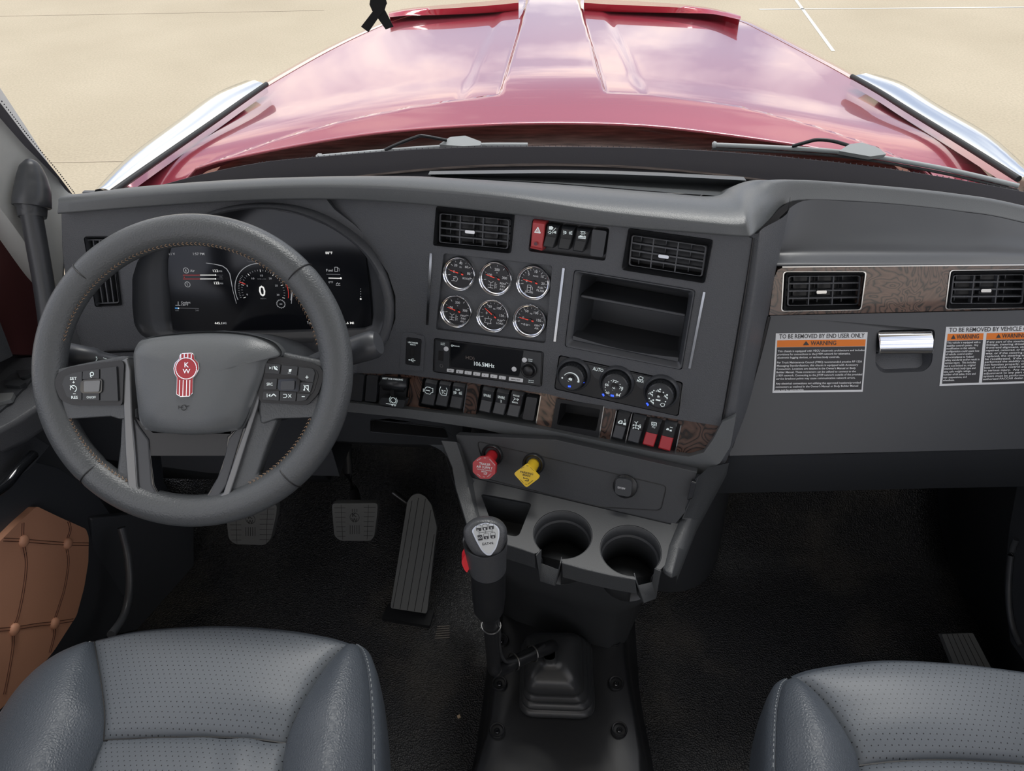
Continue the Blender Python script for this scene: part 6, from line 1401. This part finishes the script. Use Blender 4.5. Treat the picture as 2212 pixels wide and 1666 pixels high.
# rounded heater housing in the passenger footwell
hh = loft('heater_housing', plastic_s, None, [[Vector((.30 + .12 * math.cos(a) * r, 1.14 + .14 * math.sin(a) * r, z)) for a in [2 * math.pi * k / 28 for k in range(28)]] for r, z in ((1.12, 0), (1.1, .08), (1.04, .20), (.98, .34), (.9, .44), (.7, .50))], closed=True, smooth=80, caps=True)
tag(hh, 'smooth dark rounded heater housing in the passenger footwell beside the console', 'heater housing')
# ================================================================== pillar, grab handle
pl0 = [onX(150, 436, -.895), onX(120, 425, -.905), onX(60, 330, -.915), onX(0, 240, -.925), onX(-150, 20, -.94)]
p_in = [onX(138, 620, -.90), onX(100, 600, -.905), onX(40, 500, -.91), onX(-20, 400, -.915), onX(-200, 150, -.93)]
p_in = [onX(x, y, X) for x, y, X in ((136, 624, -.885), (100, 590, -.89), (30, 490, -.895), (-40, 400, -.90), (-220, 180, -.92))]
p_mid = [onX(x, y, X) for x, y, X in ((140, 500, -.885), (110, 470, -.888), (50, 390, -.893), (-10, 300, -.90), (-180, 80, -.925))]
struct(loft('trim_1', pillar_g, None, [catmull(r, 5) for r in ([p + Vector((0, .03, .0)) for p in pl0], pl0, p_mid, p_in, [p + Vector((-.03, -.01, 0)) for p in p_in])], thick=.004, smooth=60))
gh = thing('grab_handle', onX(80, 600, -.86), 'dark tubular grab handle on the windshield pillar beside the dashboard', 'grab handle')
tp_a, tp_b = onX(66, 452, -.862), onX(112, 700, -.862)
tube('bar', plastic_s, gh, catmull([onX(60, 430, -.864), tp_a, onX(78, 520, -.860), onX(94, 610, -.858), onX(106, 700, -.858), onX(112, 780, -.862)], 6), .0165, 24)
cpth = [onX(60, 344, -.872), onX(64, 356, -.870), onX(68, 380, -.868), onX(70, 410, -.866), onX(69, 436, -.864), onX(69, 446, -.864), onX(69, 450, -.864), onX(70, 470, -.863)]
tube('cap', plastic_s, gh, catmull(cpth, 4), [r for a, b in zip((.004, .015, .022, .027, .0285, .0285, .0225), (.015, .022, .027, .0285, .0285, .0225, .0210)) for r in [a + (b - a) * k / 4 for k in range(4)]] + [.0205], 26)
# ================================================================== windshield, cowl, wipers
def wsx(s): return s
def wbot(x): return Vector((x, 1.475 - .26 * x * x, .872 - .055 * x * x))
def wtop(x): return Vector((x * .93, .98 - .16 * x * x, 1.95))
NX = 40; XS = [-1.02 + 2.04 * i / NX for i in range(NX + 1)]
def wat(x, t): return wbot(x).lerp(wtop(x), t)
FR = lambda x: .030 + .02 * abs(x)
ws = thing('windshield', wbot(0), 'wide curved clear windshield above the dashboard with black edge band', 'windshield')
loft('glass_pane', glass, ws, [[wat(x, t) for x in XS] for t in [i / 12 for i in range(13)]], smooth=80)
frit = mat('hazed_frit_band', (.10, .098, .112), .5)  # violet grey rather than black: veiling haze put into the colour
fb0 = [(560, 352), (700, 338), (850, 326), (1000, 319), (1150, 317), (1300, 318), (1450, 322), (1600, 331), (1750, 345), (1900, 362), (2050, 385), (2212, 415), (2320, 440)]
class WS:   # intersect a pixel with the glass
    @staticmethod
    def at(x, y, off=-.003):
        r = ray(x, y); lo, hi = .5, 2.6
        def f(d):
            p = CAM + r * d
            # signed: ahead of glass
            t = min(1.2, max(-.2, (p.z - .84) / 1.1)); xx = p.x / (1 - .07 * t); g = wat(xx, (p.z - wbot(xx).z) / (1.95 - wbot(xx).z)); return p.y - g.y
        for _ in range(50):
            m = (lo + hi) / 2
            if f(m) > 0: hi = m
            else: lo = m
        return CAM + r * (lo + off)
fr_t = catmull([WS.at(x, y) for x, y in [(200, 445), (400, 386)] + fb0], 6)
fr_b = [Vector((p.x, p.y + .03, p.z - .24)) for p in fr_t]
loft('frit_band', frit, ws, [[p for p in fr_t], [p.lerp(q, .5) for p, q in zip(fr_t, fr_b)], fr_b], smooth=60, thick=.001)
bm = bmesh.new()                                                             # dotted edge of the band
ft_ = catmull([WS.at(x, y - 1.5) for x, y in fb0], 24)
for k, p in enumerate(ft_[::2]):
    n = (CAM - p).normalized(); u = Vector((1, 0, 0)); v = n.cross(u).normalized(); vs = [bm.verts.new(p + (u * math.cos(a) + v * math.sin(a)) * .0011) for a in [q * math.pi / 4 for q in range(8)]]; bm.faces.new(vs)
d_ = finish(bm, 'frit_dots', frit, ws, smooth=0); d_['kind'] = 'stuff'
# left edge of the glass
eg = [WS.at(x, y) for x, y in ((-120, 70), (0, 222), (60, 300), (120, 372), (164, 430))]; eg2 = [WS.at(x, y) for x, y in ((-150, 88), (-12, 240), (42, 318), (100, 390), (140, 446))]
loft('frit_band', frit, ws, [catmull(eg, 6), catmull(eg2, 6), catmull([p + Vector((-.05, -.02, 0)) for p in eg2], 6)], smooth=60, thick=.001)
bm = bmesh.new(); ee = catmull([WS.at(x + 4, y - 3) for x, y in ((-120, 70), (0, 222), (60, 300), (120, 372), (164, 430))], 16)
for p in ee:
    n = (CAM - p).normalized(); u = Vector((1, 0, 0)); v = n.cross(u).normalized(); vs = [bm.verts.new(p + (u * math.cos(a) + v * math.sin(a)) * .0013) for a in [q * math.pi / 4 for q in range(8)]]; bm.faces.new(vs)
d_ = finish(bm, 'frit_dots', frit, ws, smooth=0); d_['kind'] = 'stuff'
# ================================================================== hood
ZB = .875
def hz_(y): return ZB - .018 * max(0, y - 1.55) - .022 * max(0, y - 1.55) ** 2
def hood_pt(px_, py_, dz=0):
    y = 1.6
    for _ in range(12):
        p = onZ(px_, py_, hz_(y) + dz); y = p.y
    return p
edgeL = [(236, 415), (330, 350), (455, 262), (577, 182), (700, 112), (800, 64), (880, 34), (960, 20)]
edgeR = [(2206, 398), (2080, 318), (1960, 244), (1838, 165), (1740, 112), (1650, 66), (1590, 40), (1500, 22)]
rear = [(236, 415), (400, 366), (600, 324), (800, 293), (1000, 277), (1195, 271), (1400, 277), (1600, 299), (1800, 328), (2000, 364), (2206, 398)]
DI = .034
RE = [onZ(x, y, ZB - .045 * ((x - 1195) / 1000) ** 2) - Vector((0, 0, DI)) for x, y in rear]
nose = [hood_pt(x, y, -DI) for x, y in ((960, 20), (1060, 4), (1140, -8), (1195, -10), (1250, -8), (1340, 2), (1500, 22))]
def crown(p): return p
EL = [RE[0]] + [Vector((q.x, q.y, q.z)) for q in (onZ(x, y, hz_(1.3 + .25 * i) - DI - .012 + .002 * i) for i, (x, y) in enumerate(edgeL[1:], 1))]
ER = [RE[-1]] + [Vector((q.x, q.y, q.z)) for q in (onZ(x, y, hz_(1.3 + .25 * i) - DI - .012 + .002 * i) for i, (x, y) in enumerate(edgeR[1:], 1))]
nose = [EL[-1]] + nose[1:-1] + [ER[-1]]
G = coons(RE, nose, EL, ER, 260, 140)
hd_ = thing('hood', (0, 2.2, .5), 'glossy red truck hood with raised centre ridge reflecting the sky', 'hood')
# raised ridge and rear band, seen as creases: work in pixel space of the surface
def projx(p):
    q = p - CAM; c = Vector((q.dot(Vector((XC.x, YC.x, ZC.x))), q.dot(Vector((XC.y, YC.y, ZC.y))), q.dot(Vector((XC.z, YC.z, ZC.z)))))
    return 1106 + FPX * c.x / c.z, 833 + FPX * c.y / c.z
rl = [hood_pt(x, y) for x, y in ((1146, -40), (1142, 0), (1128, 60), (1112, 120), (1098, 180), (1085, 225))]; rr2 = [hood_pt(x, y) for x, y in ((1240, -40), (1246, 0), (1262, 60), (1278, 120), (1290, 180), (1302, 225))]
bl_ = [hood_pt(x, y) for x, y in ((240, 398), (300, 375), (420, 335), (600, 295), (750, 268), (900, 248), (1020, 236), (1080, 231))]; br_ = [hood_pt(x, y) for x, y in ((1312, 228), (1400, 230), (1600, 250), (1750, 275), (1900, 306), (2020, 338), (2120, 366), (2200, 392))]
def interp(L, v, ax=1):
    L = sorted(L, key=lambda p: p[ax])
    if v <= L[0][ax]: return L[0][1 - ax]
    for a, b in zip(L, L[1:]):
        if a[ax] <= v <= b[ax]: t = (v - a[ax]) / (b[ax] - a[ax]); return a[1 - ax] * (1 - t) + b[1 - ax] * t
    return L[-1][1 - ax]
sst = lambda e0, e1, x: (lambda t: t * t * (3 - 2 * t))(max(0, min(1, (x - e0) / (e1 - e0))))
bandall = bl_ + br_
for row in G:
    for p in row:
        xl, xr = interp(rl, p.y), interp(rr2, p.y); yb = interp(bandall, p.x, 0)
        d = max(xl - p.x, p.x - xr)                 # distance outside the ridge
        side = sst(.0, .014, d); fr_ = sst(0.004, .045, p.y - yb)
        low = side * fr_
        # shallow dish of each side panel
        p.z += DI * (1 - low)
        inner = sst(.085, .125, d) * sst(.05, .10, p.y - yb); p.z -= .006 * inner
        wdt = .75; p.z += .006 * (1 - min(1, (p.x / wdt) ** 2))
        # raised lip at the front
        px_, py_ = p.x, p.y
bm = bmesh.new(); V = [[bm.verts.new(p) for p in r] for r in G]
for j in range(len(V) - 1):
    for i in range(len(V[0]) - 1): bm.faces.new((V[j][i], V[j][i + 1], V[j + 1][i + 1], V[j + 1][i]))
finish(bm, 'hood_skin', paint, hd_, smooth=0)
# turned rear edge
e0_ = G[0][::6]; loft('rear_edge', paint, hd_, [[p + Vector((0, .004, .0015)) for p in e0_], [p + Vector((0, -.003, .0022)) for p in e0_], [p + Vector((0, -.0055, .0)) for p in e0_], [p + Vector((0, -.004, -.003)) for p in e0_], [p + Vector((0, .02, -.010)) for p in e0_]], smooth=80)
# sides rolling down, and bright side covers with seals
def side_rows(E, s, wd, dp):
    E = E[::2] + [E[-1]]; out = []
    for w_, d_ in ((0, .001), (.15, -.001), (.4, -.008), (.75, -.04), (1.0, -.12), (1.05, -.35), (1.05, -.55)):
        out.append([p + Vector((s * wd * w_ * k, .10 * w_ * 1, dp * d_)) for i, p in enumerate(E) for k in [1.0]])
    return out
loft('hood_side', paint, hd_, side_rows([r[0] for r in G], -1, .09, 1), smooth=80); loft('hood_side', paint, hd_, side_rows([r[-1] for r in G], 1, .09, 1), smooth=80)
chq = mat('polished_side_cover', (.80, .84, .86), .10, metal=1)
def cover(px_in, px_out, s, nm):
    A = catmull([onZ(x, y, .850) for x, y in px_in], 6); B = catmull([onZ(x, y, .815) for x, y in px_out], 6)
    n = min(len(A), len(B)); rows = []
    for t, b in ((.0, -.02), (.01, .0), (.1, .004), (.4, .012), (.75, .012), (1, 0), (1.06, -.03), (1.1, -.12)):
        rows.append([a.lerp(b_, t) + Vector((0, 0, b)) for a, b_ in zip(A, B)])
    loft('side_cover', chq, hd_, rows, smooth=80)
    tube('cover_seal', seal, hd_, [p + Vector((0, 0, .001)) for p in A], .0065, 8)
cover([(245, 415), (330, 355), (455, 268), (520, 222), (576, 183)], [(200, 424), (270, 345), (380, 262), (460, 205), (520, 184)], -1, 'l')
cover([(2200, 388), (2080, 312), (1960, 238), (1900, 200), (1840, 166)], [(2240, 392), (2150, 300), (2040, 235), (1960, 185), (1905, 172)], 1, 'r')
# front lip of the hood; its deeper red paints in a darker reflection
drp = mat('red_lip_reflection', (.42, .010, .03), .15, coat=.6)
for q0 in ([(840, 26), (880, 18), (940, 12), (1000, 7), (1060, 2), (1120, -4)], [(1262, -4), (1320, 0), (1400, 4), (1480, 10), (1540, 18), (1600, 34)]):
    tp = [1 if 1100 < x < 1290 else (.45 if 850 < x < 1590 else .02) for x, y in q0]; tp = [max(.05, 1 - abs((x - 1195) / 380) ** 3) for x, y in q0]; a = catmull([hood_pt(x, y + 8 + 18 * k, -.02 * k) for (x, y), k in zip(q0, tp)], 6); b = catmull([hood_pt(x, y + 3 + 7 * k, .008 * k) for (x, y), k in zip(q0, tp)], 6); c = catmull([hood_pt(x, y, .0) for x, y in q0], 6)
    loft('front_rise', drp, hd_, [a, [p.lerp(q, .5) + Vector((0, 0, -.004)) for p, q in zip(a, b)], b, c, [p + Vector((0, .05, -.2)) for p in c]], smooth=80)
# cowl tray between glass and hood
cw0 = [p + Vector((0, .13, -.045)) for p in e0_]
cw1 = [Vector((p.x, wbot(p.x).y + .01, wbot(p.x).z - .045)) for p in e0_]
cw = loft('cowl_tray', cowl_m, None, [cw0, [p.lerp(q, .5) + Vector((0, 0, -.006)) for p, q in zip(cw0, cw1)], cw1, [p + Vector((0, -.02, .004)) for p in cw1]], smooth=60, thick=.003)
tag(cw, 'dusty brown grey cowl tray between the windshield and the red hood', 'cowl')
def wiper(label, tip, end, piv, arm, yb):
    t = thing('windshield_wiper', onY(*piv[0], 1.44), label, 'wiper', 'windshield wipers')
    Yof = lambda x, y: WS.at(x, y, .025)
    P = catmull([Yof(*q) for q in tip], 8)
    bm = bmesh.new(); add_tube(bm, P, .0048, 8); finish(bm, 'blade', wiper_m, t, smooth=50)
    bm = bmesh.new(); add_tube(bm, [p + Vector((0, -.004, -.007)) for p in P], .0028, 6); finish(bm, 'rubber_strip', rubber, t, smooth=50)
    bm = bmesh.new(); a = Yof(*tip[0]); b = P[4]; add_tube(bm, [a, a.lerp(b, .4), b], [.004, .0075, .0062], 10); finish(bm, 'end_cap', wiper_m, t)
    Q = [Yof(*q) for q in piv]; c = sum(Q, Vector()) / len(Q); hp = Pl(c, (1, 0, 0), (0, .75, .45)); 
    slab('mount_cover', wiper_m, t, hp, piv, -.006, .004, r=.003, bev=.002, seg=3)
    tube('arm', black, t, catmull([Yof(*q) for q in arm], 5), .0036, 8)
    return t
wiper('grey wiper resting in front of the driver side of the windshield', [(683, 340), (720, 336), (800, 329), (900, 321), (1000, 315), (1060, 313), (1140, 313)], None, [(948, 312), (972, 296), (1005, 293), (1040, 306), (1038, 314), (1000, 316)], [(832, 324), (858, 312), (900, 296), (915, 294), (965, 303)], 0)
wiper('grey wiper resting toward the passenger side of the windshield', [(1538, 313), (1570, 314), (1680, 319), (1800, 327), (1900, 340), (2050, 367), (2200, 402)], None, [(1812, 326), (1836, 311), (1862, 308), (1895, 318), (1916, 333), (1880, 338)], [(1712, 316), (1740, 308), (1766, 302), (1800, 305), (1838, 316)], 0)
# black memorial ribbon stuck to the glass
rbn = thing('black_ribbon', WS.at(816, 30, -.004), 'small black looped ribbon on the windshield above the red hood', 'ribbon')
RBL = Pl(WS.at(816, 30, -.006), (1, 0, 0), (wtop(0) - wbot(0)))
def rib(name, pts, h):
    slab(name, ribbon_m, rbn, RBL, pts, h, h + .0012, bev=.0003)
rib('ribbon_tail', [(800, -8), (812, -10), (833, 25), (850, 58), (833, 64), (815, 38)], .0)
rib('ribbon_tail', [(831, -10), (836, 8), (818, 38), (796, 70), (780, 58), (800, 32)], .0013)
rib('ribbon_loop', [(800, -4), (798, 10), (804, 24), (812, 32), (822, 32), (831, 22), (835, 8), (832, -6), (824, -20), (808, -20)], .0026)

# ================================================================== unseen headliner, added to cut overhead sky light, pale for bounce
struct(loft('unseen_ceiling', mat('headliner_cloth', (.52, .54, .57), .9), None, [[Vector((x, y, z + .03 * (1 - x * x))) for x in (-.99, -.5, 0, .5, .99)] for y, z in ((.98, 1.93), (.80, 1.98), (.3, 2.02), (-1.6, 2.03))], thick=.03))

struct(loft('unseen_wall_back', mat('rear_upholstery', (.42, .44, .48), .9), None, [[Vector((x, -1.6, z)) for x in (-.99, 0, .99)] for z in (0, .6, 1.05)], thick=.03))  # unseen rear wall, added to cut light from behind, pale for bounce
